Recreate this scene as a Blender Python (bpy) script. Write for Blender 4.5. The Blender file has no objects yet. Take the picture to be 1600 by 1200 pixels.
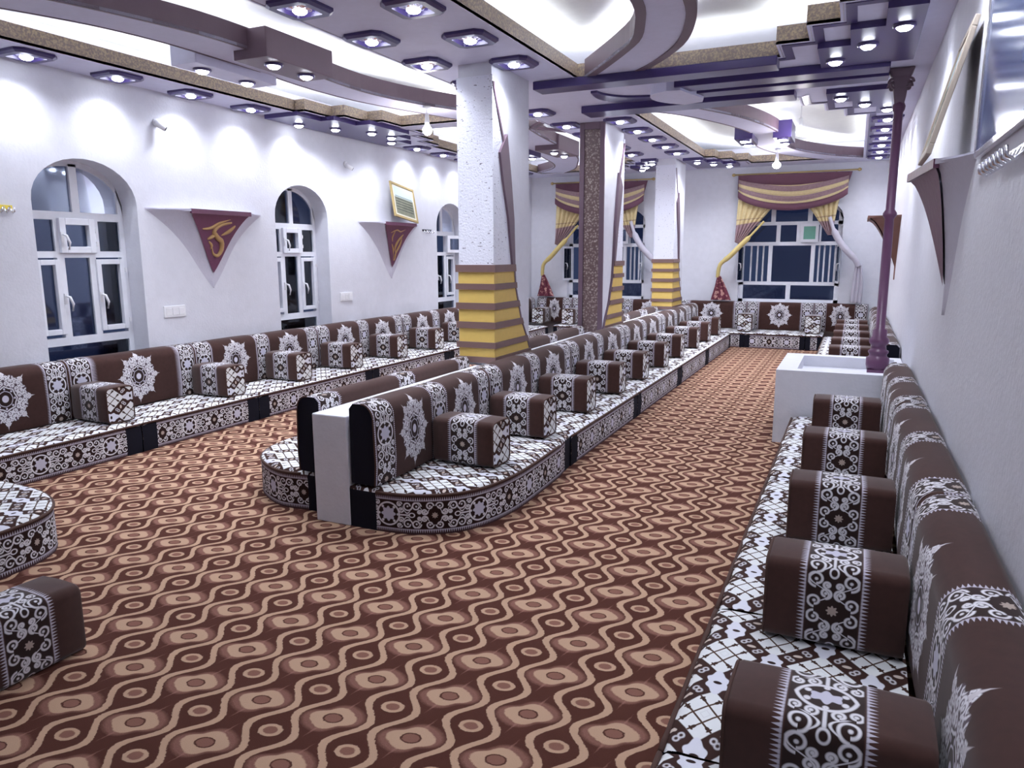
import bpy, bmesh, math, random
from math import sin, cos, pi, radians as R
from mathutils import Vector, Matrix, noise
random.seed(7)
S = bpy.context.scene
COL = S.collection
# ------------------------------------------------------------------ camera, world, exposure
cam = bpy.data.objects.new('camera', bpy.data.cameras.new('camera')); COL.objects.link(cam); S.camera = cam
cam.data.sensor_width = 36.0; cam.data.lens = 36.0*1144.75/1600; cam.data.clip_start = .02
yaw, pit, roll = 0.43428, -0.17514, -0.0038
fw = Vector((-sin(yaw)*cos(pit), cos(yaw)*cos(pit), sin(pit)))
r0 = Vector((cos(yaw), sin(yaw), 0)); u0 = r0.cross(fw)
rr = r0*cos(roll)+u0*sin(roll); uu = -r0*sin(roll)+u0*cos(roll)
mw = Matrix((rr, uu, -fw)).transposed().to_4x4(); mw.translation = (0, 0, 1.6); cam.matrix_world = mw
w = bpy.data.worlds.new('night'); S.world = w; w.use_nodes = True
w.node_tree.nodes['Background'].inputs[0].default_value = (.026, .038, .085, 1)
w.node_tree.nodes['Background'].inputs[1].default_value = 1.0
S.view_settings.view_transform = 'Standard'; S.view_settings.look = 'None'
S.view_settings.gamma = 1; S.view_settings.use_curve_mapping = False
S.view_settings.exposure = 0.13
S.cycles.max_bounces = 6; S.cycles.diffuse_bounces = 4; S.cycles.glossy_bounces = 3; S.cycles.transparent_max_bounces = 6
LAMP_W = 9.0          # each ceiling downlight
COVE = 20.0            # radiance of the LED rope in the coves
BULB_W = 14.0
LC = (.86, .90, 1.0)

# ------------------------------------------------------------------ node expression helper
class Ex:
    T = None
    def __init__(s, v): s.v = v
    def _m(op, *a, clamp=False):
        n = Ex.T.nodes.new('ShaderNodeMath'); n.operation = op; n.use_clamp = clamp
        for i, x in enumerate(a):
            if isinstance(x, Ex): x = x.v
            if isinstance(x, (int, float)): n.inputs[i].default_value = x
            else: Ex.T.links.new(x, n.inputs[i])
        return Ex(n.outputs[0])
    def __add__(a, b): return Ex._m('ADD', a, b)
    __radd__ = __add__
    def __sub__(a, b): return Ex._m('SUBTRACT', a, b)
    def __rsub__(a, b): return Ex._m('SUBTRACT', b, a)
    def __mul__(a, b): return Ex._m('MULTIPLY', a, b)
    __rmul__ = __mul__
    def __truediv__(a, b): return Ex._m('DIVIDE', a, b)
    def __lt__(a, b): return Ex._m('LESS_THAN', a, b)
    def __gt__(a, b): return Ex._m('GREATER_THAN', a, b)
def ab(a): return Ex._m('ABSOLUTE', a)
def mn(a, *b):
    for x in b: a = Ex._m('MINIMUM', a, x)
    return a
def mx(a, *b):
    for x in b: a = Ex._m('MAXIMUM', a, x)
    return a
def ping(a, s): return Ex._m('PINGPONG', a, s)
def sn(a): return Ex._m('SINE', a)
def cs(a): return Ex._m('COSINE', a)
def fract(a): return Ex._m('FRACT', a)
def sq(a): return Ex._m('SQRT', a)
def at2(a, b): return Ex._m('ARCTAN2', a, b)
def dist(x, y, cx, cy, ax=1, ay=1):
    dx = (x-cx)*(1/ax); dy = (y-cy)*(1/ay)
    return sq(dx*dx+dy*dy)
def edge(d, soft=.02):                # 1 where d<0
    return Ex._m('MULTIPLY_ADD', d, -1.0/soft, .5, clamp=True)
def mixc(f, a, b):
    n = Ex.T.nodes.new('ShaderNodeMix'); n.data_type = 'RGBA'
    if isinstance(f, Ex): Ex.T.links.new(f.v, n.inputs[0])
    else: n.inputs[0].default_value = f
    for i, x in ((6, a), (7, b)):
        if isinstance(x, tuple): n.inputs[i].default_value = (*x[:3], 1)
        else: Ex.T.links.new(x, n.inputs[i])
    return n.outputs[2]
def srgb(r, g, b):
    f = lambda c: (c/255/12.92) if c/255 <= .04045 else ((c/255+.055)/1.055)**2.4
    return (f(r), f(g), f(b))
def noise_tex(scale, detail=3, vec=None, rough=.5):
    n = Ex.T.nodes.new('ShaderNodeTexNoise'); n.inputs['Scale'].default_value = scale; n.inputs['Detail'].default_value = detail
    n.inputs['Roughness'].default_value = rough
    if vec is None:
        c = Ex.T.nodes.new('ShaderNodeTexCoord'); vec = c.outputs['Object']
    Ex.T.links.new(vec, n.inputs['Vector']); return Ex(n.outputs['Fac'])
def coords(kind='UV'):
    c = Ex.T.nodes.new('ShaderNodeTexCoord'); s = Ex.T.nodes.new('ShaderNodeSeparateXYZ')
    Ex.T.links.new(c.outputs[kind], s.inputs[0]); return Ex(s.outputs[0]), Ex(s.outputs[1]), Ex(s.outputs[2])
def mat(name, fn=None, color=(.8, .8, .8), rough=.6, metal=0, bump=0, bscale=60, spec=.5, emit=None, es=0, sheen=0):
    m = bpy.data.materials.new(name); m.use_nodes = True; T = m.node_tree; Ex.T = T
    b = T.nodes['Principled BSDF']; b.inputs['Roughness'].default_value = rough; b.inputs['Metallic'].default_value = metal
    b.inputs['Specular IOR Level'].default_value = spec
    if sheen: b.inputs['Sheen Weight'].default_value = sheen
    b.inputs['Base Color'].default_value = (*color[:3], 1)
    if fn:
        c = fn(); T.links.new(c, b.inputs['Base Color'])
    elif bump or not emit:
        nz = noise_tex(bscale*.25, 2)
        k = mixc(nz, tuple(x*.94 for x in color), tuple(min(1, x*1.06) for x in color)); T.links.new(k, b.inputs['Base Color'])
    if bump:
        bn = T.nodes.new('ShaderNodeBump'); bn.inputs['Strength'].default_value = bump; bn.inputs['Distance'].default_value = .01
        T.links.new(noise_tex(bscale, 4).v, bn.inputs['Height']); T.links.new(bn.outputs[0], b.inputs['Normal'])
    if emit:
        b.inputs['Emission Color'].default_value = (*emit, 1); b.inputs['Emission Strength'].default_value = es
    return m

DB = srgb(42, 24, 22); WH = srgb(222, 220, 226)
def curlset(q, w, L, hw):
    d = None
    for (cx, cy, r, h) in L:
        dx = q-cx; dy = w-cy
        ln = sq(dx*dx+dy*dy)
        an = at2(dy*h, dx)
        e = ab(ln-(an*(r*.085)+r*.9))-hw
        e = mn(e, ln-hw*1.35)
        d = e if d is None else mn(d, e)
    return d
def lace_mask(u, v):
    """white scrollwork; u along, v across (m). returns (white, grey, star) masks inside |v|<.11"""
    q = ping(u*(1/.08), 3.5); w = ab(v)*(1/.08)
    d = curlset(q, w, [(.36, .72, .24, 1), (.74, .28, .2, -1), (1.12, .24, .13, 1), (1.34, .68, .3, 1), (1.99, .68, .3, -1),
                       (2.5, .38, .17, -1), (2.62, .82, .17, 1)], .05)
    vine = ab(w-(cs((q-.02)*4.7)*.40+.55))-.045
    d = mn(d, mx(vine, q-2.4, q*-1+.35), ab(dist(q, w, 1.68, 0, 1, .8)-.2)-.045)
    ring = ab(dist(q, w, 3.5, 0)-.86)-.06
    d = mn(d, ring)
    stem = mx(ab(w-.02)-.035, q*-1+1.9, q-2.6)
    d = mn(d, stem)
    d = mx(d, w-1.0)
    fl = dist(q, w, 3.5, 0, .6, .6)
    pet = at2(w, q-3.5)
    flower = fl-(cs(pet*8)*.12+.85)
    white = edge(d, .05)
    small = mx(dist(q, w, 2.75, .0)-.09, dist(q, w, 2.75, .0)*-1)
    white = mx(white, edge(small, .05), edge(dist(q, w, 3.05, .52)-.1, .05))
    sd = dist(q, w, 0, 0); sa = at2(w, q)
    starm = edge(sd-(cs(sa*8)*.04+.2), .03)
    fr = ping(u, .0065)*(1/.0065)          # fringe teeth
    g = (w-1.04)*(1/.36)
    teeth = mx(edge(mx(g-fr*.95, g*-1+.12), .12), edge(mx(ab(w-1.12)-.03, w*-1), .03)*.6)
    return white, edge(flower, .08), starm, teeth, w
def lace_color(u, v, bg):
    white, fl, st, teeth, w = lace_mask(u, v)
    c = mixc(edge(w-1.03, .03), bg, DB)
    c = mixc(white, c, WH)
    c = mixc(fl, c, srgb(196, 194, 210))
    c = mixc(st, c, srgb(176, 160, 150))
    return mixc(teeth*edge(w-1.42, .03), c, srgb(190, 186, 200))
def velvet(base=srgb(62, 38, 34)):
    n = noise_tex(35, 4); n2 = noise_tex(4, 2)
    return mixc(n*.6+n2*.4, tuple(x*.62 for x in base), tuple(x*1.35 for x in base))
def f_back():
    u, v, _ = coords()
    ub = ping(u-.1+.825*8, .4125)
    base = velvet()
    c = lace_color(v-.02, ub, base)
    mu = (ub-.4125)*(1/.2); mv = (v-.262)*(1/.225)
    r = sq(mu*mu+mv*mv); th = at2(mv, mu)
    out = cs(th*8)*.055+cs(th*16)*.055+.86
    body = edge(r-out, .03)
    tf = ping(th+pi*4, pi/8)
    px = r*cs(tf); py = r*sn(tf)
    d = curlset(px, py, [(.52, .09, .07, 1), (.63, .19, .07, -1), (.72, .05, .07, 1), (.79, .2, .065, 1), (.88, .07, .05, -1), (.47, .2, .05, 1), (.6, .31, .05, -1)], .02)
    star = ab(px+py*.55-.43)-.022
    star2 = ab(px+py*.3-.27)-.012
    dots = mn(dist(px, py, .34, 0)-.035, r-.12)
    c2 = mixc(edge(mn(d, star), .02), mixc(edge(r-.42, .03), srgb(88, 74, 84), DB), WH)
    c2 = mixc(edge(mn(star2, dots), .02), c2, srgb(205, 200, 215))
    c = mixc(body, c, c2)
    sp = mx(ab(py)-.035+(px-.9)*.2, px-1.1, px*-1+.8)
    return mixc(edge(sp, .02), c, srgb(205, 200, 205))
def f_arm():
    u, v, _ = coords()
    return lace_color(v, u-.225, velvet(srgb(66, 41, 36)))
def f_front():
    u, v, _ = coords()
    return lace_color(u, (v-.118)*1.0, srgb(70, 48, 50))
def f_seat():
    x, y, _ = coords()
    a = ping(x*(1/.18)+40, 1.0); b = ping(y*(1/.15)+40, 1.0)
    sw = (a+b) > 1.0
    a2 = a+sw*(1-a*2); b2 = b+sw*(1-b*2)
    s = a2+b2; t = ab(a2-b2)
    dia = edge(s-.69, .03)
    lines = mn(ab(s-.235)-.028, ab(t-.235)-.028)
    fle = mn(dist(s, t, .5, .235, .09, .055)-1, dist(s, t, .235, .5, .055, .09)-1, dist(s, t, .58, .235, .04, .09)-1)
    c = mixc(dia, srgb(58, 36, 32), srgb(226, 228, 230))
    cell = mx(ab(ab(s-.0)-.10)-.006, t-.12)
    c = mixc(edge(cell, .02)*.35, c, srgb(150, 140, 150))
    c = mixc(edge(mx(lines, s-.69), .02), c, srgb(72, 46, 30))
    c = mixc(edge(fle*.06, .02)*dia, c, srgb(60, 38, 30))
    f1 = dist(a2, b2, 1, 0, .40, .24); f2 = dist(a2, b2, 0, 1, .40, .24)
    an = at2(b2, a2-1)*6; an2 = at2(b2-1, a2)*6
    fl = mn(f1-(cs(an)*.1+.9), f2-(cs(an2)*.1+.9))
    c = mixc(edge(fl, .08), c, srgb(218, 219, 230))
    c = mixc(edge(mn(dist(a2, b2, 1, 0, .05, .09), dist(a2, b2, 0, 1, .05, .09))-1, .2), c, DB)
    rg = mn(ab(dist(a2, b2, .62, .30)-.055), ab(dist(a2, b2, .72, .36)-.05), ab(dist(a2, b2, .30, .62)-.055), ab(dist(a2, b2, .36, .72)-.05))-.018
    c = mixc(edge(mx(rg, s*-1+.72), .03), c, srgb(208, 206, 212))
    leaf = dist(a2, b2, .5, .5, .05, .1)-1
    return mixc(edge(leaf, .2), c, srgb(205, 190, 180))
def f_carpet():
    X, Y, _ = coords('Object')
    n = noise_tex(70, 2); n3 = noise_tex(260, 2)
    X2 = X+(n-.5)*.010+(n3-.5)*.006; Y2 = Y+(n3-.5)*.008+(n-.5)*.006
    xp = (X2+1.86)*(1/.307); yp = (Y2-2.37-(X2+1.55)*.07)*(1/.262)
    fx = ping(xp+100, .5)*.307; fy = ping(yp+100, .5)*.262
    sx = (fract(xp+100)-.5)*.307
    sy = (fract(yp+100.5)-.5)*.262
    tw = sx*0
    wob = sn(yp*(2*pi)-pi)*-.013
    o = cs(fy*(2*pi/.262))*-.036+.0585
    band = ab(ab(sx-wob)-o)-.0150
    # big eye uses signed local coordinates for its slanted flower
    bx = (fract(xp+100.5)-.5)*.307; by = (fract(yp+100.5)-.5)*.262
    bt = at2(by*1.25, bx)
    be = dist(bx, by*1.35, 0, 0)
    eo = sn(bt*2)*.010+cs(bt*4)*.007+.078
    tan_ = srgb(202, 167, 140); dark = srgb(86, 50, 41); mid = srgb(142, 100, 86)
    c = mixc(edge(be-eo-.020-sn(bt*2)*.012, .02)*.85, dark, mixc(n3, srgb(120, 78, 66), srgb(170, 126, 112)))
    spike = mx(ab(bx-by*.25)-.012+ab(by)*.11, ab(by)-.125)
    c = mixc(edge(spike, .006)*.7, c, srgb(165, 120, 108))
    c = mixc(edge(be-eo, .006), c, tan_)
    c = mixc(edge(be-.037, .003), c, dark); c = mixc(edge(be-.030, .003), c, mid)
    se = dist(sx, (fract(yp+100)-.5)*.262*1.3, 0, 0)
    c = mixc(edge(se-.043, .003), c, tan_); c = mixc(edge(se-.026, .004), c, mid)
    c = mixc(edge(band, .003), c, tan_)
    return mixc(noise_tex(400, 2)*.2, c, srgb(76, 44, 36))
def f_mosaic():
    n = Ex(None)
    v = Ex.T.nodes.new('ShaderNodeTexVoronoi'); v.inputs['Scale'].default_value = 38
    c = Ex.T.nodes.new('ShaderNodeTexCoord'); Ex.T.links.new(c.outputs['Object'], v.inputs['Vector'])
    d = Ex(v.outputs['Distance'])
    return mixc(mx(edge(d-.38, .3)*noise_tex(14, 3), 0.0), srgb(104, 84, 84), srgb(206, 194, 186))
def f_bronze():
    n = noise_tex(55, 5, rough=.7)
    return mixc(edge(.52-n, .12), srgb(142, 128, 124), srgb(186, 168, 140))
def f_fleck():
    c = Ex.T.nodes.new('ShaderNodeTexCoord'); m = Ex.T.nodes.new('ShaderNodeMapping'); m.inputs['Scale'].default_value = (1, 1, 2.6)
    Ex.T.links.new(c.outputs['Object'], m.inputs[0])
    n = noise_tex(30, 3, m.outputs[0]); n2 = noise_tex(3.2, 2)
    k = edge(.74-n-n2*.12, .02)
    return mixc(k, srgb(226, 228, 240), srgb(92, 88, 104))
def f_curtain():
    x, y, _ = coords()
    st = Ex._m('WRAP', y, 1.0, 0.0)
    g = edge(ab(st-.36)-.23, .02)
    n = noise_tex(30, 3)
    c = mixc(g, mixc(n, srgb(126, 98, 106), srgb(160, 134, 138)), mixc(n, srgb(190, 172, 126), srgb(222, 204, 158)))
    th = edge(ab(ping(y, .5)-.5)-.012, .01)
    return mixc(th*.5, c, srgb(110, 70, 86))
def f_tail():
    n = noise_tex(16, 2)
    return mixc(edge(.56-n, .05), srgb(106, 44, 62), srgb(196, 150, 140))
def f_poster():
    x, y, z = coords('Object')
    n = noise_tex(2.2, 3)
    return mixc(n, srgb(96, 70, 130), srgb(120, 160, 205))
def f_photo():
    x, y, z = coords()
    n = noise_tex(9, 4)
    sky = edge(.62-y, .05)
    c = mixc(sky, mixc(n, srgb(90, 96, 84), srgb(160, 160, 138)), srgb(200, 216, 218))
    bars = edge(ab(ping(y+.02, .09)-.045)-.012, .01)*edge(ab(x-.5)-.4, .02)*edge(ab(y-.42)-.24, .02)
    c = mixc(bars, c, srgb(60, 66, 66))
    bd = mx(ab(x-.5)-.44, ab(y-.5)-.45)
    return mixc(edge(bd, .01), srgb(226, 222, 206), c)

M = {}
M['wall'] = mat('wall_paint', color=srgb(214, 215, 224), rough=.75, bump=.2, bscale=45)
M['plaster'] = mat('sconce_plaster', color=srgb(196, 194, 208), rough=.7, bump=.3, bscale=40)  # white plaster toned grey: shading of the wings put into its colour
M['ceil'] = mat('ceiling_paint', color=srgb(206, 209, 208), rough=.8)
M['soffit'] = mat('lilac_soffit_paint', color=srgb(206, 206, 228), rough=.7)
M['purple'] = mat('dark_purple_gloss', color=srgb(64, 52, 104), rough=.3)
M['plum'] = mat('plum_brown_paint', color=srgb(104, 84, 98), rough=.5)
M['bronze'] = mat('bronze_mottled', f_bronze, rough=.45)
M['mosaic'] = mat('mosaic_stone', f_mosaic, rough=.35)
M['fleck'] = mat('flecked_plaster', f_fleck, rough=.8, bump=.5, bscale=60)
M['yellow'] = mat('yellow_paint', color=srgb(222, 190, 104), rough=.55, bump=.1, bscale=90)
M['stripe'] = mat('brown_stripe_paint', color=srgb(118, 92, 88), rough=.5)
M['carpet'] = mat('wave_pattern_carpet', f_carpet, rough=.95, spec=.15, bump=.5, bscale=420)
M['back'] = mat('backrest_fabric', f_back, rough=.85, spec=.2, sheen=.12)
M['arm'] = mat('arm_cushion_fabric', f_arm, rough=.85, spec=.2, sheen=.25)
M['front'] = mat('mattress_border_fabric', f_front, rough=.85, spec=.2)
M['seat'] = mat('diamond_seat_fabric', f_seat, rough=.85, spec=.2)
M['black'] = mat('black_cloth', color=srgb(22, 22, 34), rough=.9, spec=.2, bump=.2, bscale=300)
M['piping'] = mat('brown_piping', color=srgb(70, 44, 36), rough=.8)
M['pvc'] = mat('white_window_plastic', color=srgb(228, 230, 238), rough=.35)
M['white'] = mat('white_plastic', color=srgb(228, 228, 232), rough=.4)
M['chrome'] = mat('chrome', color=(.7, .7, .75), rough=.2, metal=1)
M['gold'] = mat('gold_frame', color=srgb(190, 168, 116), rough=.35, metal=.5)
M['oldgold'] = mat('pale_gold_frame', color=srgb(178, 166, 152), rough=.5)
M['relief'] = mat('gold_relief', color=srgb(176, 140, 92), rough=.5)
M['maroon'] = mat('maroon_paint', color=srgb(104, 58, 84), rough=.4, bump=.2, bscale=20)
M['post'] = mat('plum_post_paint', color=srgb(94, 56, 88), rough=.35)
M['rusty'] = mat('brown_carved_paint', color=srgb(120, 84, 76), rough=.5, bump=.6, bscale=14)
M['curtain'] = mat('striped_curtain', f_curtain, rough=.8)
M['thread'] = mat('mauve_trim_cloth', color=srgb(104, 68, 84), rough=.85)
M['pale'] = mat('pale_lilac_cloth', color=srgb(190, 186, 198), rough=.85)
M['goldcloth'] = mat('gold_cloth', color=srgb(204, 184, 120), rough=.8)
M['tail'] = mat('maroon_print_cloth', f_tail, rough=.8)
M['poster'] = mat('glossy_poster', f_poster, rough=.12)
M['photo'] = mat('framed_print', f_photo, rough=.45, spec=.2)
M['dark'] = mat('dark_lens', color=(.02, .02, .03), rough=.15)
M['green'] = mat('green_film', color=srgb(110, 170, 150), rough=.3)
M['tape'] = mat('yellow_plastic', color=srgb(226, 200, 70), rough=.5)
M['bulb'] = mat('lamp_glow', color=(1, 1, 1), emit=(.86, .9, 1), es=30)
M['cove'] = mat('led_rope_glow', color=(1, 1, 1), emit=(.97, .98, 1), es=COVE)
M['mirror'] = mat('faceted_mirror', color=(.75, .72, .9), rough=.12, metal=1)
def glass():
    m = bpy.data.materials.new('night_glass'); m.use_nodes = True; T = m.node_tree; T.nodes.clear()
    o = T.nodes.new('ShaderNodeOutputMaterial'); mx_ = T.nodes.new('ShaderNodeMixShader'); tr = T.nodes.new('ShaderNodeBsdfTransparent')
    g = T.nodes.new('ShaderNodeBsdfGlossy'); g.inputs['Roughness'].default_value = .04; f = T.nodes.new('ShaderNodeFresnel'); f.inputs[0].default_value = 1.7
    tr.inputs[0].default_value = (.55, .6, .7, 1); g.inputs[0].default_value = (.8, .87, 1, 1)
    T.links.new(f.outputs[0], mx_.inputs[0]); T.links.new(tr.outputs[0], mx_.inputs[1]); T.links.new(g.outputs[0], mx_.inputs[2]); T.links.new(mx_.outputs[0], o.inputs[0])
    return m
M['glass'] = glass()

# ------------------------------------------------------------------ mesh helpers
def newobj(name, me, parent=None):
    o = bpy.data.objects.new(name, me); COL.objects.link(o)
    if parent is not None: o.parent = parent
    return o
class MB:
    def __init__(s): s.V = []; s.F = []; s.MI = []; s.UV = []; s.SM = []
    def add(s, V, F, mi=0, uv=None, sm=False):
        b = len(s.V); s.V += [tuple(v) for v in V]
        for f in F:
            s.F.append([b+i for i in f]); s.MI.append(mi); s.SM.append(sm)
            s.UV.append([(uv[i] if uv else (V[i][0], V[i][1])) for i in f])
        return s
    def box(s, x0, x1, y0, y1, z0, z1, mi=0):
        V = [(x, y, z) for z in (z0, z1) for x, y in ((x0, y0), (x1, y0), (x1, y1), (x0, y1))]
        return s.add(V, [(3, 2, 1, 0), (4, 5, 6, 7), (0, 1, 5, 4), (1, 2, 6, 5), (2, 3, 7, 6), (3, 0, 4, 7)], mi)
    def prism(s, P, z0, z1, mi=0, axis='z', sm=False):
        def q(a, b, c): return {'z': (a, b, c), 'x': (c, a, b), 'y': (a, c, b)}[axis]
        n = len(P); V = [q(*p, z0) for p in P]+[q(*p, z1) for p in P]
        F = [tuple(range(n-1, -1, -1)), tuple(range(n, 2*n))]+[(i, (i+1) % n, n+(i+1) % n, n+i) for i in range(n)]
        return s.add(V, F, mi, sm=sm)
    def loft(s, rings, closed=True, cap=True, mi=0, sm=True, uv=None):
        n = len(rings[0]); V = [p for r in rings for p in r]; F = []
        for j in range(len(rings)-1):
            for i in range(n if closed else n-1):
                k = (i+1) % n; F.append((j*n+i, j*n+k, (j+1)*n+k, (j+1)*n+i))
        if cap: F += [tuple(range(n-1, -1, -1)), tuple(range((len(rings)-1)*n, len(rings)*n))]
        return s.add(V, F, mi, uv, sm)
    def tube(s, P, r, n=8, mi=0, cap=True):
        rings = []; P = [Vector(p) for p in P]
        for i, p in enumerate(P):
            t = (P[min(i+1, len(P)-1)]-P[max(i-1, 0)]).normalized()
            a = t.cross(Vector((0, 0, 1))); a = a.normalized() if a.length > .05 else Vector((1, 0, 0)); b = t.cross(a)
            rad = r[i] if isinstance(r, (list, tuple)) else r
            rings.append([tuple(p+a*cos(2*pi*k/n)*rad+b*sin(2*pi*k/n)*rad) for k in range(n)])
        return s.loft(rings, cap=cap, mi=mi)
    def lathe(s, prof, cx=0, cy=0, n=20, mi=0):
        return s.loft([[(cx+r*cos(2*pi*k/n), cy+r*sin(2*pi*k/n), z) for k in range(n)] for r, z in prof], mi=mi)
    def build(s, name, mats, parent=None, bevel=0, weld=False):
        me = bpy.data.meshes.new(name); me.from_pydata(s.V, [], s.F)
        if not isinstance(mats, (list, tuple)): mats = [mats]
        for m in mats: me.materials.append(m)
        ul = me.uv_layers.new(name='UVMap').data
        i = 0; uvs = []
        for f in s.UV:
            for c in f: uvs += [c[0], c[1]]
        ul.foreach_set('uv', uvs)
        me.polygons.foreach_set('material_index', s.MI); me.polygons.foreach_set('use_smooth', s.SM)
        bm = bmesh.new(); bm.from_mesh(me)
        if weld: bmesh.ops.remove_doubles(bm, verts=bm.verts, dist=1e-5)
        bmesh.ops.recalc_face_normals(bm, faces=bm.faces); bm.to_mesh(me); bm.free()
        o = newobj(name, me, parent)
        if bevel:
            b = o.modifiers.new('bevel', 'BEVEL'); b.width = bevel; b.segments = 2; b.limit_method = 'ANGLE'
        return o
def tag(o, label=None, cat=None, group=None, kind=None):
    if label: o['label'] = label
    if cat: o['category'] = cat
    if group: o['group'] = group
    if kind: o['kind'] = kind
    return o
def empty(name, loc=(0, 0, 0), rz=0, **k):
    o = bpy.data.objects.new(name, None); COL.objects.link(o); o.location = loc; o.rotation_euler[2] = rz; o.empty_display_size = .1
    return tag(o, **k)
def struct(o): o['kind'] = 'structure'; return o
def copy_tree(o, parent=None):
    c = o.copy(); COL.objects.link(c); c.parent = parent
    for ch in o.children: copy_tree(ch, c)
    return c
ORD = ['first', 'second', 'third', 'fourth', 'fifth', 'sixth', 'seventh', 'eighth', 'ninth', 'tenth', 'eleventh', 'twelfth', 'thirteenth', 'fourteenth']
def bez(P, n=6):                       # catmull-rom through 2D/3D points
    out = []; Q = [Vector(p) for p in P]
    for i in range(len(Q)-1):
        a, b, c, d = Q[max(i-1, 0)], Q[i], Q[i+1], Q[min(i+2, len(Q)-1)]
        for k in range(n):
            t = k/n
            out.append(tuple(.5*((2*b)+(c-a)*t+(2*a-5*b+4*c-d)*t*t+(3*b-a-3*c+d)*t**3)))
    out.append(tuple(Q[-1])); return out
# room
XL, XR, YF, YN, ZC = -6.0, .45, 13.9, -1.2, 3.1
ZS = 3.42
# ------------------------------------------------------------------ floor and walls
struct(MB().box(XL-.1, XR+.1, YN, YF+.1, -.06, 0).build('floor', M['carpet']))
def wall_open(name, length, opens, place, H=3.6, th=.3):
    """wall in local (a along, z up); opens: (a0,a1,z0,zs,apex) arched; place(a,d,z)->xyz, d = depth into wall"""
    m = MB(); xs = 0
    def quad(pts, d=0, rev=False):
        m.add([place(a, d, z) for a, z in pts], [tuple(range(len(pts)))])
    cuts = sorted(opens); a = 0
    for (a0, a1, z0, zs, ap) in cuts:
        quad([(a, 0), (a0, 0), (a0, H), (a, H)])
        quad([(a0, 0), (a1, 0), (a1, z0), (a0, z0)])
        n = 16; c = (a0+a1)/2; hw = (a1-a0)/2
        arc = [(c-hw*cos(pi*i/n), zs+(ap-zs)*sin(pi*i/n)) for i in range(n+1)]
        for i in range(n):
            quad([arc[i], arc[i+1], (arc[i+1][0], H), (arc[i][0], H)])
        loop = [(a0, z0)]+arc+[(a1, z0)]
        for i in range(len(loop)):
            p, q = loop[i], loop[(i+1) % len(loop)]
            m.add([place(*p[:1], 0, p[1]), place(q[0], 0, q[1]), place(q[0], th, q[1]), place(p[0], th, p[1])], [(0, 1, 2, 3)])
        a = a1
    quad([(a, 0), (length, 0), (length, H), (a, H)])
    return struct(m.build(name, M['wall']))
LW = [(3.84, 4.80), (6.58, 7.50), (10.15, 11.07)]
wall_open('wall_left', YF-YN, [(a-YN, b-YN, .45, 2.05, 2.41) for a, b in LW], lambda a, d, z: (XL-d, YN+a, z), th=.26)
FW = [(-5.22, -3.66), (-1.92, -.24)]
wall_open('wall_far', XR-XL, [(a-XL, b-XL, .72, 2.2, 2.6) for a, b in FW], lambda a, d, z: (XL+a, YF+d, z), th=.26)
wr = struct(MB().box(XR, XR+.12, YN, YF, 0, 3.6).build('wall_right', M['wall']))
struct(MB().box(XL-.1, XR+.1, YN-.12, YN, 0, 3.6).build('wall_near', M['wall']))
# centre divider wall
DX0, DX1, DY0, DY1 = -2.89, -2.64, 3.38, 13.08
dv = struct(MB().box(DX0, DX1, DY0, DY1, 0, .67).build('wall_centre', M['wall'], bevel=.008))

# ------------------------------------------------------------------ ceiling
ceil = struct(MB().box(XL-.3, XR+.12, YN-.1, YF+.3, ZS, ZS+.1).build('ceiling', M['ceil']))
A1 = [(-5.53, 1.0), (-3.4, 1.0), (-3.4, 7.72), (-5.02, 7.72), (-5.02, 7.33), (-5.22, 7.33), (-5.22, 6.90), (-5.4, 6.90), (-5.4, 6.46), (-5.53, 6.46)]
A2 = [(-5.53, 13.3), (-5.53, 9.25), (-5.4, 9.25), (-5.4, 8.8), (-5.22, 8.8), (-5.22, 8.38), (-5.02, 8.38), (-5.02, 7.98), (-3.4, 7.98), (-3.4, 12.2),
      (-3.56, 12.2), (-3.56, 12.5), (-3.75, 12.5), (-3.75, 12.85), (-3.95, 12.85), (-3.95, 13.3)]
B1 = [(-2.31, 1.0), (0.0, 1.0), (0.0, 5.18), (-.2, 5.18), (-.2, 5.58), (-.41, 5.58), (-.41, 5.98), (-.64, 5.98), (-.64, 6.36), (-2.31, 6.36)]
B2 = [(-2.3, 8.02), (-.62, 8.02), (-.62, 8.45), (-.41, 8.45), (-.41, 8.85), (-.23, 8.85), (-.23, 9.27), (-.01, 9.27), (-.01, 13.35), (-1.72, 13.35),
      (-1.72, 12.95), (-1.93, 12.95), (-1.93, 12.6), (-2.14, 12.6), (-2.14, 12.25), (-2.3, 12.25)]
HO = [A1, A2, B1, B2]
def inside(x, y, P):
    c = False; n = len(P)
    for i in range(n):
        (x1, y1), (x2, y2) = P[i], P[(i+1) % n]
        if (y1 > y) != (y2 > y) and x < (x2-x1)*(y-y1)/(y2-y1)+x1: c = not c
    return c
sf = MB()
def soffit(x0, x1, y0, y1, holes):
    xs = sorted({x0, x1}|{p[0] for h in holes for p in h}); ys = sorted({y0, y1}|{p[1] for h in holes for p in h})
    for j in range(len(ys)-1):
        run = None
        for i in range(len(xs)):
            ok = i < len(xs)-1 and not any(inside((xs[i]+xs[i+1])/2, (ys[j]+ys[j+1])/2, h) for h in holes)
            if ok and run is None: run = xs[i]
            if not ok and run is not None:
                sf.box(run, xs[i], ys[j], ys[j+1], ZC, ZC+.02); run = None
soffit(XL, XR, YN, YF, HO)
sf.build('dropped_soffit', M['soffit'], ceil)
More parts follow.
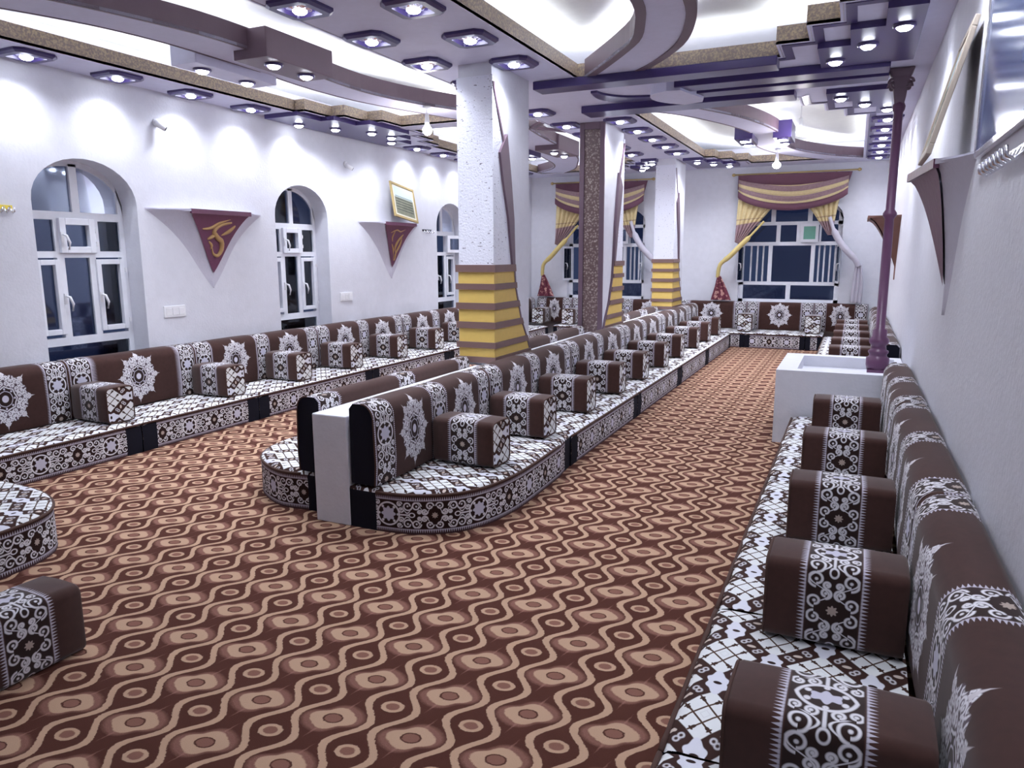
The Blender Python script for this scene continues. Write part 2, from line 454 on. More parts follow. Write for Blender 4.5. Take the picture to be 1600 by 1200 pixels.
def offs(P, d):
    """offset closed polygon outward (away from hole centre if d>0)"""
    n = len(P); A = sum(P[i][0]*P[(i+1) % n][1]-P[(i+1) % n][0]*P[i][1] for i in range(n)); sg = 1 if A > 0 else -1
    out = []
    for i in range(n):
        a, b, c = Vector(P[i-1]), Vector(P[i]), Vector(P[(i+1) % n])
        n1 = Vector(((b-a).y, -(b-a).x)).normalized()*sg; n2 = Vector(((c-b).y, -(c-b).x)).normalized()*sg
        k = (n1+n2); k = k/max(k.length_squared, .3)*2
        out.append(tuple(b+k*d))
    return out
def ringstrip(P, d0, d1, z0, z1, name, m, parent, seg=None, closed=True):
    A, B = offs(P, d0), offs(P, d1); n = len(P); mb = MB()
    rng = seg if seg is not None else range(n)
    for i in rng:
        k = (i+1) % n
        q = [A[i], A[k], B[k], B[i]]
        mb.prism(q, z0, z1)
    return mb.build(name, m, parent)
for H in HO:
    n = len(H)
    # fascia faces, each straight run a part
    for i in range(n):
        k = (i+1) % n; L = math.dist(H[i], H[k])
        A, B = offs(H, 0.0), offs(H, .02)
        MB().prism([A[i], A[k], B[k], B[i]], ZC-.001, ZC+.125).build('fascia', M['bronze'], ceil)
    ringstrip(H, .05, .09, ZC+.085, ZC+.093, 'cove_light', M['cove'], ceil)
    ringstrip(H, .0, .018, ZC-.004, ZC-.0005, 'edge_trim', M['soffit'], ceil)
# purple trims on the undersides beside the stepped edges
for H, seg in ((B1, range(2, 9)), (B2, range(1, 8)), (B2, range(9, 15)), (A1, range(3, 9)), (A2, range(1, 7)), (A2, range(9, 15))):
    ringstrip(H, .035, .10 if H is B1 or seg.start == 1 and H is B2 else .05, ZC-.006, ZC-.0005, 'stepped_trim', M['purple'], ceil, seg)
def band(LE, RE, z0=ZC, z1=ZC+.15, name='curved_band', side='plum', ledL=True, ledR=True, trim=0):
    n = 40
    def rs(P):
        P = bez(P, 10); d = [0]
        for i in range(1, len(P)): d.append(d[-1]+math.dist(P[i-1], P[i]))
        out = []; j = 0
        for k in range(n+1):
            t = d[-1]*k/n
            while j < len(d)-2 and d[j+1] < t: j += 1
            f = (t-d[j])/(d[j+1]-d[j]) if d[j+1] > d[j] else 0
            out.append((P[j][0]+(P[j+1][0]-P[j][0])*f, P[j][1]+(P[j+1][1]-P[j][1])*f))
        return out
    a, b = rs(LE), rs(RE)
    mb = MB()
    mb.loft([[(*p, z0), (*q, z0), (*q, z0+.02), (*p, z0+.02)] for p, q in zip(a, b)], mi=0, sm=False)
    o = mb.build(name, M['soffit'], ceil)
    def lerp(p, q, t):
        L = math.dist(p, q); f = t/L; return (p[0]+(q[0]-p[0])*f, p[1]+(q[1]-p[1])*f)
    for P, Q in ((a, b), (b, a)):
        m2 = MB(); m2.loft([[(*p, z0-.004), (*lerp(p, q, .02), z0-.004), (*lerp(p, q, .02), z1), (*p, z1)] for p, q in zip(P, Q)], sm=False)
        m2.build('fascia', M[side], o)
        if trim:
            m4 = MB(); m4.loft([[(*lerp(p, q, .0), z0-.008), (*lerp(p, q, trim), z0-.008), (*lerp(p, q, trim), z0-.001), (*p, z0-.001)] for p, q in zip(P, Q)], sm=False)
            m4.build('edge_trim', M['plum'], o)
        m3 = MB(); m3.loft([[(*lerp(p, q, .05), z0+.09), (*lerp(p, q, .08), z0+.09), (*lerp(p, q, .08), z0+.098), (*lerp(p, q, .05), z0+.098)] for p, q in zip(P, Q)], sm=False)
        m3.build('cove_light', M['cove'], o)
    return o
band([(-5.5, 1.9), (-5.2, 2.4), (-4.88, 3.07), (-4.69, 3.55), (-4.61, 4.0), (-4.6, 4.45), (-4.62, 5.0), (-4.66, 5.6), (-4.6, 6.3), (-4.4, 7.0), (-4.15, 7.72)],
     [(-5.2, 1.6), (-4.8, 2.3), (-4.46, 3.05), (-4.3, 3.55), (-4.2, 4.0), (-4.18, 4.49), (-4.2, 5.0), (-4.27, 5.5), (-4.26, 6.08), (-4.08, 6.75), (-3.6, 7.72)])
band([(-4.1, 7.98), (-4.33, 8.8), (-4.45, 9.6), (-4.5, 10.4), (-4.6, 11.1), (-4.77, 12.0), (-5.05, 12.6), (-5.53, 13.1)],
     [(-3.6, 7.98), (-3.75, 8.8), (-3.85, 9.6), (-3.93, 10.5), (-4.09, 11.34), (-4.34, 12.03), (-4.65, 12.75), (-5.05, 13.3)])
band([(-1.8, 1.8), (-1.5, 2.7), (-1.36, 3.5), (-1.32, 4.2), (-1.35, 4.7), (-1.44, 5.06), (-1.56, 5.4), (-1.74, 5.68), (-2.0, 6.03), (-2.24, 6.34)],
     [(-1.4, 1.6), (-1.12, 2.5), (-1.0, 3.3), (-.96, 4.1), (-.98, 4.75), (-1.07, 5.2), (-1.22, 5.62), (-1.44, 5.98), (-1.6, 6.18), (-1.78, 6.36)], trim=.075)
band([(-2.17, 8.02), (-1.89, 8.4), (-1.68, 8.85), (-1.45, 9.5), (-1.33, 10.1), (-1.36, 10.7), (-1.4, 11.3), (-1.3, 11.9), (-1.1, 12.5), (-.6, 13.35)],
     [(-1.66, 8.02), (-1.32, 8.75), (-1.12, 9.4), (-1.0, 10.06), (-.98, 10.6), (-1.0, 11.2), (-.95, 11.75), (-.75, 12.3), (-.4, 12.9), (-.01, 13.3)])
# dark beams crossing the right bay
for x0, x1, y0, y1 in ((-2.7, -.66, 6.28, 6.5), (-1.55, .14, 6.72, 6.95), (-1.5, .14, 7.06, 7.27), (-2.68, -.62, 7.5, 7.8)):
    MB().box(x0, x1, y0, y1, ZC-.07, ZC).build('beam', M['purple'], ceil, bevel=.006)
# pale leaf with dark outline between the beams
lf = MB(); P = bez([(-2.36, 6.86), (-2.38, 7.15), (-2.26, 7.38), (-2.0, 7.43), (-1.62, 7.43)], 6)+bez([(-1.62, 7.43), (-1.78, 7.3), (-2.1, 7.2), (-2.26, 7.02), (-2.3, 6.86)], 6)
lf.prism(P, ZC-.02, ZC); lf.build('leaf_outline', M['purple'], ceil)
lf = MB(); P = bez([(-1.62, 6.74), (-1.78, 6.85), (-1.82, 7.05), (-1.75, 7.25), (-1.6, 7.42)], 6)+[(-1.42, 7.36), (-1.38, 7.2), (-1.5, 6.76)]
lf.prism(P, ZC-.09, ZC); lf.build('pale_leaf', M['soffit'], ceil)
# chevron near the second column
MB().prism([(-3.4, 8.15), (-3.7, 8.5), (-3.4, 8.95), (-3.4, 8.85), (-3.62, 8.5), (-3.4, 8.25)], ZC-.01, ZC+.02).build('chevron_trim', M['plum'], ceil)
# stepped dark lamp panels
PL = [[(-5.92, 6.42), (-5.47, 6.42), (-5.47, 6.8), (-5.29, 6.8), (-5.29, 7.19), (-5.09, 7.19), (-5.09, 8.0), (-5.3, 8.0), (-5.3, 8.36), (-5.52, 8.36), (-5.52, 8.72), (-5.92, 8.72)],
      [(-.36, 6.68), (-.36, 6.05), (-.14, 6.05), (-.14, 5.65), (.07, 5.65), (.07, 5.27), (.29, 5.27), (.29, 6.68)],
      [(-.36, 7.74), (.3, 7.74), (.3, 9.0), (.08, 9.0), (.08, 8.6), (-.14, 8.6), (-.14, 8.2), (-.36, 8.2)],
      [(-2.62, 12.15), (-2.3, 12.15), (-2.3, 12.5), (-2.1, 12.5), (-2.1, 12.85), (-1.9, 12.85), (-1.9, 13.35), (-2.62, 13.35)],
      [(-3.0, 11.95), (-3.25, 11.95), (-3.25, 12.35), (-3.45, 12.35), (-3.45, 12.75), (-3.65, 12.75), (-3.65, 13.35), (-3.0, 13.35)]]
for P in PL: MB().prism(P, ZC-.045, ZC).build('lamp_panel', M['purple'], ceil)
# lamp boxes on the curved bands
for x0, x1, y0, y1, m in ((-4.32, -4.0, 4.4, 5.16, 'plum'), (-4.86, -4.6, 4.3, 5.16, 'soffit'), (-4.2, -3.84, 9.85, 10.68, 'plum'), (-4.62, -4.42, 10.0, 10.6, 'purple'),
                          (-1.52, -1.3, 10.05, 10.65, 'purple'), (-1.06, -.84, 10.1, 10.7, 'purple')):
    MB().box(x0, x1, y0, y1, ZC-.07, ZC+.14).build('lamp_box', M[m], ceil, bevel=.005)

# ------------------------------------------------------------------ lamps
spot = bpy.data.lights.new('downlight', 'SPOT'); spot.energy = LAMP_W*4; spot.color = LC; spot.spot_size = R(142); spot.spot_blend = 1.0; spot.shadow_soft_size = .045
def disc(m, r, z, n=16, mi=0): m.add([(r*cos(2*pi*k/n), r*sin(2*pi*k/n), z) for k in range(n)], [tuple(range(n))], mi)
def proto_square():
    t = empty('ceiling_downlight')
    m = MB(); s = .15; c = .035
    def oct_(s, c): return [(s-c, -s), (s, -s+c), (s, s-c), (s-c, s), (-s+c, s), (-s, s-c), (-s, -s+c), (-s+c, -s)]
    def ring(P, z): return [(x, y, z) for x, y in P]
    m.loft([ring(oct_(.165, .05), 0), ring(oct_(.165, .05), -.018), ring(oct_(.145, .04), -.032), ring(oct_(.1, .01), -.032), ring(oct_(.095, .01), -.006)], cap=False, sm=False)
    m.build('frame', M['purple'], t)
    m = MB(); k = 8
    for i in range(k):
        a0, a1 = 2*pi*i/k+pi/8, 2*pi*(i+1)/k+pi/8
        f = lambda a, r: (r*cos(a)/max(abs(cos(a)), abs(sin(a)))*.95, r*sin(a)/max(abs(cos(a)), abs(sin(a)))*.95)
        p, q = f(a0, .1), f(a1, .1); am = (a0+a1)/2
        m.add([(*p, -.01), (*q, -.01), (.045*cos(a1), .045*sin(a1), -.026), (.07*cos(am), .07*sin(am), -.012), (.045*cos(a0), .045*sin(a0), -.026)], [(0, 1, 3), (1, 2, 3), (3, 2, 4), (0, 3, 4)])
    m.build('reflector', M['mirror'], t)
    m = MB(); m.loft([[(r*cos(2*pi*j/14), r*sin(2*pi*j/14), z) for j in range(14)] for r, z in ((.046, -.018), (.044, -.034), (.03, -.044), (.008, -.048))]); m.build('bulb', M['bulb'], t)
    l = bpy.data.objects.new('light', spot); COL.objects.link(l); l.parent = t; l.location = (0, 0, -.06)
    return t
def proto_round():
    t = empty('panel_downlight')
    m = MB(); m.loft([[(r*cos(2*pi*j/18), r*sin(2*pi*j/18), z) for j in range(18)] for r, z in ((.07, 0), (.07, -.012), (.056, -.018), (.05, -.006))], cap=False); m.build('trim_ring', M['purple'], t)
    m = MB(); m.loft([[(r*cos(2*pi*j/14), r*sin(2*pi*j/14), z) for j in range(14)] for r, z in ((.05, -.006), (.048, -.02), (.03, -.034), (.008, -.038))]); m.build('bulb', M['bulb'], t)
    l = bpy.data.objects.new('light', spot); COL.objects.link(l); l.parent = t; l.location = (0, 0, -.05)
    return t
psq, prd = proto_square(), proto_round(); used = set()
def place(p, loc, label, group, rz=0, cat='ceiling light'):
    if p.name in used: o = copy_tree(p)
    else: o = p; used.add(p.name)
    o.location = loc; o.rotation_euler[2] = rz; tag(o, label, cat, group); return o
def lamps(pts, where, group, z=ZC, p=None, style='square purple downlight'):
    for i, (x, y) in enumerate(pts):
        place(p or psq, (x, y, z), f'{style}, {ORD[i]} from near end {where}', group)
G1 = 'square downlights'; G2 = 'round downlights on dark panels'
lamps([(-5.77, 3.78+.762*i) for i in range(-1, 4)], 'of near row above left wall', G1)
lamps([(-5.77, 9.26+.74*i) for i in range(6)], 'of far row above left wall', G1)
lamps([(-3.2, 3.83+.745*i) for i in range(-1, 3)], 'of soffit row left of first column', G1)
lamps([(-2.56, 4.11+.735*i) for i in range(-1, 3)], 'of soffit row before first column', G1)
lamps([(-3.2, y) for y in (6.1, 7.58, 8.45, 9.2, 10.51, 11.22)], 'of left soffit row behind first column', G1)
lamps([(-2.54, 8.42+.735*i) for i in range(5)], 'of soffit row right of middle column', G1)
lamps([(.21, y) for y in (.4, 1.3, 2.2, 3.1, 4.0)], 'of added unseen row brightening near right wall', G1)  # extra lamps out of view, added only to brighten the near right side
lamps([(.21, 9.6+.73*i) for i in range(6)], 'of row above far right wall', G1)
zp = ZC-.045
RS = 'round lamp'
lamps([(-5.82, 6.85), (-5.63, 7.26), (-5.41, 7.67), (-5.39, 8.06), (-5.62, 8.4)], 'of dark stepped panel by left wall', G2, zp, prd, RS)
lamps([(-.03-.22, 6.46), (-.03, 6.07), (.18, 5.68)][::-1], 'of dark stepped panel before maroon post', G2, zp, prd, RS)
lamps([(-.24, 7.97), (-.03, 8.36), (.18, 8.74)], 'of dark stepped panel behind maroon post', G2, zp, prd, RS)
lamps([(-2.43, 12.36), (-2.23, 12.7), (-2.03, 13.06)], 'of dark stepped panel right of farthest column', G2, zp, prd, RS)
lamps([(-3.13, 12.2), (-3.33, 12.62), (-3.5, 13.0)], 'of dark stepped panel left of farthest column', G2, zp, prd, RS)
zb = ZC-.07; RB = 'round lamp'
lamps([(-4.12, 4.6), (-4.13, 4.98)], 'of right box on the near curved ceiling band', G2, zb, prd, RB)
lamps([(-4.73, 4.48), (-4.73, 4.95)], 'of left box on the near curved ceiling band', G2, zb, prd, RB)
lamps([(-4.0, 10.08), (-4.0, 10.48)], 'of right box on curved band before left curtain', G2, zb, prd, RB)
lamps([(-4.52, 10.2), (-4.52, 10.5)], 'of left box on curved band before left curtain', G2, zb, prd, RB)
lamps([(-1.41, 10.15), (-1.41, 10.53)], 'of left box on curved band before right curtain', G2, zb, prd, RB)
lamps([(-.95, 10.2), (-.95, 10.6)], 'of right box on curved band before right curtain', G2, zb, prd, RB)
# pendants
bl = bpy.data.lights.new('pendant_light', 'POINT'); bl.energy = BULB_W; bl.color = (1, .95, .95); bl.shadow_soft_size = .04
def pendant(x, y, zt, zb_, label, bulb=True, r=.05):
    t = empty('pendant_bulb' if bulb else 'lamp_holder', (x, y, zb_)); tag(t, label, 'lamp', 'hanging bulbs' if bulb else None)
    h = zt-zb_
    m = MB(); m.tube([(0, 0, .1), (0, 0, h)], .004, 6); m.build('cable', M['white'], t)
    m = MB(); m.lathe([(.0, .16), (.018, .155), (.022, .11), (.026, .07), (.024, .045)], n=12); m.build('holder', M['white'], t)
    m = MB(); m.lathe([(.0, h), (.04, h-.004), (.035, h-.02), (0, h-.025)], n=12); m.build('ceiling_rose', M['white'], t)
    if bulb:
        m = MB(); m.lathe([(.018, .06), (.03, .03), (r, 0), (r*.9, -.03), (r*.5, -.052), (.0, -.06)], n=16); m.build('bulb', M['bulb'], t)
        l = bpy.data.objects.new('light', bl); COL.objects.link(l); l.parent = t; l.location = (0, 0, -.12)
pendant(-4.1, 6.79, ZC, 2.87, 'bare glowing bulb hanging just left of the first column')
pendant(-.72, 9.85, ZS, 3.05, 'upper of two bare glowing bulbs before the right curtained window')
pendant(-1.15, 11.7, ZC, 2.88, 'lower of two bare glowing bulbs before the right curtained window', r=.06)
pendant(-.63, 5.95, ZS, 3.36, 'white empty lamp holder on the recessed ceiling at the top edge', False)

# ------------------------------------------------------------------ windows
def win_box(m, a0, a1, z0, z1, P, d0=0, d1=.05, mi=0):
    V = [P(a, d, z) for z in (z0, z1) for a, d in ((a0, d0), (a1, d0), (a1, d1), (a0, d1))]
    m.add(V, [(3, 2, 1, 0), (4, 5, 6, 7), (0, 1, 5, 4), (1, 2, 6, 5), (2, 3, 7, 6), (3, 0, 4, 7)], mi)
def frame_rect(m, a0, a1, z0, z1, t, P, d0, d1):
    win_box(m, a0, a0+t, z0, z1, P, d0, d1); win_box(m, a1-t, a1, z0, z1, P, d0, d1)
    win_box(m, a0+t, a1-t, z0, z0+t, P, d0, d1); win_box(m, a0+t, a1-t, z1-t, z1, P, d0, d1)
def arch_z(a, a0, a1, zs, ap):
    c = (a0+a1)/2; h = (a1-a0)/2; x = max(-1, min(1, (a-c)/h)); return zs+(ap-zs)*math.sqrt(1-x*x)
def make_handle(P, a, z, s, par):
    h = MB(); win_box(h, a-.012, a+.012, z-.04, z+.05, P, -.012, 0)
    p = [Vector(P(a, -.02, z+.03)), Vector(P(a+s*.01, -.05, z+.02)), Vector(P(a+s*.03, -.055, z-.04)), Vector(P(a+s*.025, -.045, z-.1))]
    h.tube(p, [.010, .011, .011, .008], 8); h.build('handle', M['white'], par)
def glazed(root, P, a0, a1, z0, z1, name='pane', d=.02, poly=None):
    m = MB()
    if poly: m.add([P(a, d, z) for a, z in poly]+[P(a, d+.006, z) for a, z in poly], [tuple(range(len(poly))), tuple(range(2*len(poly)-1, len(poly)-1, -1))])
    else: win_box(m, a0, a1, z0, z1, P, d, d+.006)
    m.build(name, M['glass'], root)
def sash(root, P, a0, a1, z0, z1, t=.045, handle=None, d0=-.02, name='sash'):
    m = MB(); frame_rect(m, a0, a1, z0, z1, t, P, d0, .035); s = m.build(name, M['pvc'], root, bevel=.004)
    glazed(s, P, a0+t, a1-t, z0+t, z1-t)
    if handle is not None: make_handle(lambda a, d, z: P(a, d+d0, z), handle, (z0+z1)/2-.02, 1, s)
    for zz in (z0+.08, z1-.1):
        h = MB(); hs = a1+.008 if handle is not None and handle < (a0+a1)/2 else a0-.008
        win_box(h, hs-.01, hs+.01, zz-.02, zz+.02, P, d0-.008, 0); h.build('hinge', M['white'], s)
    return s
def open_sash(root, P, ah, wdt, z0, z1, sgn, ang, t=.04, m='glass', name='sash'):
    """casement swung into the room about hinge ah"""
    ca, sa = cos(ang), sin(ang)
    Q = lambda a, d, z: P(ah+sgn*(a*ca)+d*sa*sgn*0, -(a*sa)+d-.02, z)
    mb = MB(); frame_rect(mb, 0, wdt, z0, z1, t, Q, -.018, .018); s = mb.build(name, M['pvc'], root)
    g = MB(); win_box(g, t, wdt-t, z0+t, z1-t, Q, -.003, .003); g.build('pane', M[m], s)
    return s
def left_window(i, y0, vent_open=False):
    """y0 = reveal start; drawn for X = -6.2 plane"""
    root = empty(f'window_{i}', (0, 0, 0)); struct(root)
    a0, a1 = y0+.0, y0+.96
    P = lambda a, d, z: (-6.2-d, a, z)
    t = .045; b0, b1 = a0, a1; off = y0-3.84
    fr = MB()
    Y = lambda y: y+off if i == 1 else y0+(y-3.84)*(.92/.96)
    e0, e1 = Y(3.84), Y(4.8)
    win_box(fr, e0, Y(3.96), .45, 2.2, P); win_box(fr, Y(4.75), e1, .45, 2.2, P)
    for z0, z1 in ((.45, .5), (.83, .90), (1.585, 1.64), (1.905, 1.975)): win_box(fr, Y(3.96), Y(4.75), z0, z1, P)
    win_box(fr, Y(4.135), Y(4.2), .9, 1.585, P); win_box(fr, Y(4.43), Y(4.49), .9, 1.585, P)
    win_box(fr, Y(4.13), Y(4.165), 1.64, 1.905, P); win_box(fr, Y(4.49), Y(4.54), 1.64, 1.905, P)
    win_box(fr, Y(4.315), Y(4.385), 1.975, 2.38, P)
    n = 20; o = [(e0+(e1-e0)*k/n) for k in range(n+1)]
    for k in range(n):     # arched head
        za, zb2 = arch_z(o[k], e0, e1, 2.05, 2.41), arch_z(o[k+1], e0, e1, 2.05, 2.41)
        V = [P(o[k], 0, za-.05), P(o[k+1], 0, zb2-.05), P(o[k+1], 0, zb2), P(o[k], 0, za)]; V += [P(o[k], .05, za-.05), P(o[k+1], .05, zb2-.05), P(o[k+1], .05, zb2), P(o[k], .05, za)]
        fr.add(V, [(0, 1, 2, 3), (7, 6, 5, 4), (0, 1, 5, 4), (2, 3, 7, 6)])
    fr.build('window_frame', M['pvc'], root)
    glazed(root, P, Y(3.96), Y(4.75), .5, .83); glazed(root, P, Y(4.2), Y(4.43), .9, 1.585)
    for s0, s1 in ((3.96, 4.315), (4.385, 4.75)):
        A, B = Y(s0), Y(s1); pts = [(A, 1.975), (B, 1.975)]+[(B+(A-B)*k/8, arch_z(B+(A-B)*k/8, e0, e1, 2.05, 2.41)-.04) for k in range(9)]
        glazed(root, P, 0, 0, 0, 0, poly=pts)
    glazed(root, P, Y(3.96), Y(4.13), 1.64, 1.905); glazed(root, P, Y(4.54), Y(4.75), 1.64, 1.905)
    sash(root, P, Y(3.93), Y(4.145), .93, 1.57, handle=Y(4.155)); sash(root, P, Y(4.48), Y(4.755), .93, 1.57, handle=Y(4.49))
    if vent_open:
        open_sash(root, P, Y(4.49), .3, 1.63, 1.91, 1, R(25), .05, name='vent_sash')
    else:
        v = sash(root, P, Y(4.165), Y(4.49), 1.625, 1.92, .055, handle=Y(4.175), d0=-.03, name='vent_sash')
    for yy in (3.99, 4.6):    # pale shutter edge outside
        m = MB(); win_box(m, Y(yy), Y(yy+.05), .97, 1.53, P, .1, .13); m.build('outer_rail', M['pvc'], root)
    # dark exterior board of night beyond is the world itself
left_window(1, 3.84); left_window(2, 6.58); left_window(3, 10.15, True)
def far_window(i, x0, x1, tint):
    root = empty(f'window_{i}'); struct(root)
    P = lambda a, d, z: (a, YF+.12+d, z)
    W = x1-x0; f = lambda s: x0+W*s
    fr = MB()
    win_box(fr, x0, f(.045), .72, 2.3, P); win_box(fr, f(.955), x1, .72, 2.3, P)
    for z0, z1 in ((.72, .79), (1.04, 1.1), (1.735, 1.8), (2.09, 2.15)): win_box(fr, x0, x1, z0, z1, P)
    win_box(fr, f(.485), f(.53), .79, 1.04, P)
    for s0, s1 in ((.29, .33), (.71, .75)): win_box(fr, f(s0), f(s1), 1.1, 1.735, P)
    for s0, s1 in ((.36, .40), (.56, .60), (.78, .80)): win_box(fr, f(s0), f(s1), 1.8, 2.09, P)
    for s0 in (.3, .66): win_box(fr, f(s0), f(s0+.045), 2.15, 2.58, P)
    n = 24; o = [(x0+(x1-x0)*k/n) for k in range(n+1)]
    for k in range(n):
        za, zb2 = arch_z(o[k], x0, x1, 2.2, 2.6), arch_z(o[k+1], x0, x1, 2.2, 2.6)
        V = [P(o[k], 0, za-.06), P(o[k+1], 0, zb2-.06), P(o[k+1], 0, zb2), P(o[k], 0, za)]; V += [P(o[k], .05, za-.06), P(o[k+1], .05, zb2-.06), P(o[k+1], .05, zb2), P(o[k], .05, za)]
        fr.add(V, [(0, 1, 2, 3), (7, 6, 5, 4), (0, 1, 5, 4), (2, 3, 7, 6)])
    fr.build('window_frame', M['pvc'], root)
    glazed(root, P, f(.045), f(.485), .79, 1.04); glazed(root, P, f(.53), f(.955), .79, 1.04)
    glazed(root, P, f(.33), f(.71), 1.1, 1.735)
    glazed(root, P, f(.045), f(.36), 1.8, 2.09); glazed(root, P, f(.40), f(.56), 1.8, 2.09); glazed(root, P, f(.80), f(.955), 1.8, 2.09)
    for s0, s1 in ((.045, .3), (.345, .66), (.705, .955)):
        A, B = f(s0), f(s1); pts = [(A, 2.15), (B, 2.15)]+[(B+(A-B)*k/8, arch_z(B+(A-B)*k/8, x0, x1, 2.2, 2.6)-.05) for k in range(9)]
        glazed(root, P, 0, 0, 0, 0, poly=pts)
    for s in (.10, .165, .225, .78, .83, .885, .935):
        m = MB(); win_box(m, f(s), f(s)+.028, 1.1, 1.735, P, .1, .13); m.build('shutter_bar', M['pvc'], root)
    a = open_sash(root, P, f(.045), .34, 1.09, 1.75, -1, R(78)); make_handle(lambda q, d, z: (x0+.0-d, YF-.16+q, z), 0, 1.4, 1, a)
    b = open_sash(root, P, f(.955), .34, 1.09, 1.75, 1, R(78)); make_handle(lambda q, d, z: (x1+.0+d, YF-.16+q, z), 0, 1.4, 1, b)
    open_sash(root, P, f(.60), .3, 1.79, 2.11, 1, R(12), .05, tint, 'vent_sash')
far_window(4, -5.22, -3.66, 'glass'); far_window(5, -1.92, -.24, 'green')

# ------------------------------------------------------------------ divan cushions (local frame: x along the row, y towards the room, z up)
def back_profile(th=.18, h=.48, n=7, r=.085):
    P = [(th, 0), (th+.01, .12), (th+.005, .28)]
    cx, cz = th-r, h-r
    P += [(cx+r*cos(pi/2*k/n), cz+r*sin(pi/2*k/n)) for k in range(n+1)]
    P += [(.03, h), (0, h-.03), (0, 0)]
    return P
def backrest(L, meds, name='backrest'):
    t = empty(name); P = back_profile(); V = [0]
    for i in range(1, len(P)): V.append(V[-1]+math.dist(P[i-1], P[i]))
    T = .2+.825*meds
    xs = [0, .012, .03, .1, .19]; us = [0, .012, .03, .1, .19]
    for k in range(meds):
        c = L/2 if meds == 1 else (.1+.825*(k+.5))/T*L
        uc = .1+.825*(k+.5)
        hw = min(.24, c-.21 if k == 0 else L-.21-c, .24 if meds == 1 else abs(L/2-c)-.135)
        xs += [c-hw, c-hw/2, c, c+hw/2, c+hw]; us += [uc-.24, uc-.12, uc, uc+.12, uc+.24]
        if k < meds-1: c2 = L/2; xs += [c2-.12, c2, c2+.12]; us += [T/2-.12, T/2, T/2+.12]
    xs += [L-.19, L-.1, L-.03, L-.012, L]; us += [T-.19, T-.1, T-.03, T-.012, T]
    rings = []; uv = []
    for x, u in zip(xs, us):
        e = min(x, L-x); k = 1-.10*max(0, 1-e/.035)**2; puff = .012*math.exp(-((e-.3)/.25)**2)
        rings.append([((x), (.1+(y-.1)*k+(puff if y > .1 else 0)), .268+z*(.975+.025*k)+noise.noise(Vector((x*3, y*9, L)))*.006) for y, z in P])
        uv += [(u, v) for v in V]
    m = MB(); m.loft(rings, closed=False, cap=False, uv=uv); m.build('cover', M['back'], t)
    for s in (0, -1):
        r = rings[s]; m = MB(); m.add(r, [tuple(range(len(r)))]); m.build('end_panel', M['black'], t)
        m = MB(); m.tube(r[:11], .005, 6); m.build('piping', M['piping'], t)
    return t
def rrect(w, h, r, n=4):
    out = []
    for cx, cy, a in ((w/2-r, r, -pi/2), (w/2-r, h-r, 0), (-w/2+r, h-r, pi/2), (-w/2+r, r, pi)):
        out += [(cx+r*cos(a+pi/2*k/n), cy+r*sin(a+pi/2*k/n)) for k in range(n+1)]
    return out
def arm(L=.44, W=.245, H=.29):
    t = empty('arm_cushion'); P = rrect(W, H, .035); n = len(P)
    # perimeter param, seam at the bottom centre; v=0 of the print at mid height of each side
    k = [i for i in range(n-1) if P[i][0] > 0 > P[i+1][0]][0]
    P = P[:k+1]+[(0, H+.004)]+P[k+1:]
    P = [(0, 0)]+P+[(0, 0)]; V = [0]
    for i in range(1, len(P)): V.append(V[-1]+math.dist(P[i-1], P[i]))
    half = V[-1]/2; V = [abs(v-half)-(half-W/2-.12) for v in V]
    rings = []; uv = []
    for y, k in ((0, .95), (.012, 1), (.12, 1.01), (.24, 1.012), (.34, 1.01), (L-.012, 1), (L, .96)):
        rings.append([(x*k, y, .25+z*(.5+.5*k)+(.0)) for x, z in P]); uv += [(y, v) for v in V]
    m = MB(); m.loft(rings, closed=False, cap=False, uv=uv); m.build('cover', M['arm'], t)
    for s, yy in ((-1, L), (0, 0)):
        r = rings[s]; m = MB(); m.add(r, [tuple(range(len(r)))], uv=[(p[0]+.09, p[2]) for p in r]); m.build('end_panel', M['seat'], t)
    m = MB(); m.tube([(x, y+.001, z) for x, y, z in rings[-1]], .005, 6); m.build('piping', M['piping'], t)
    return t
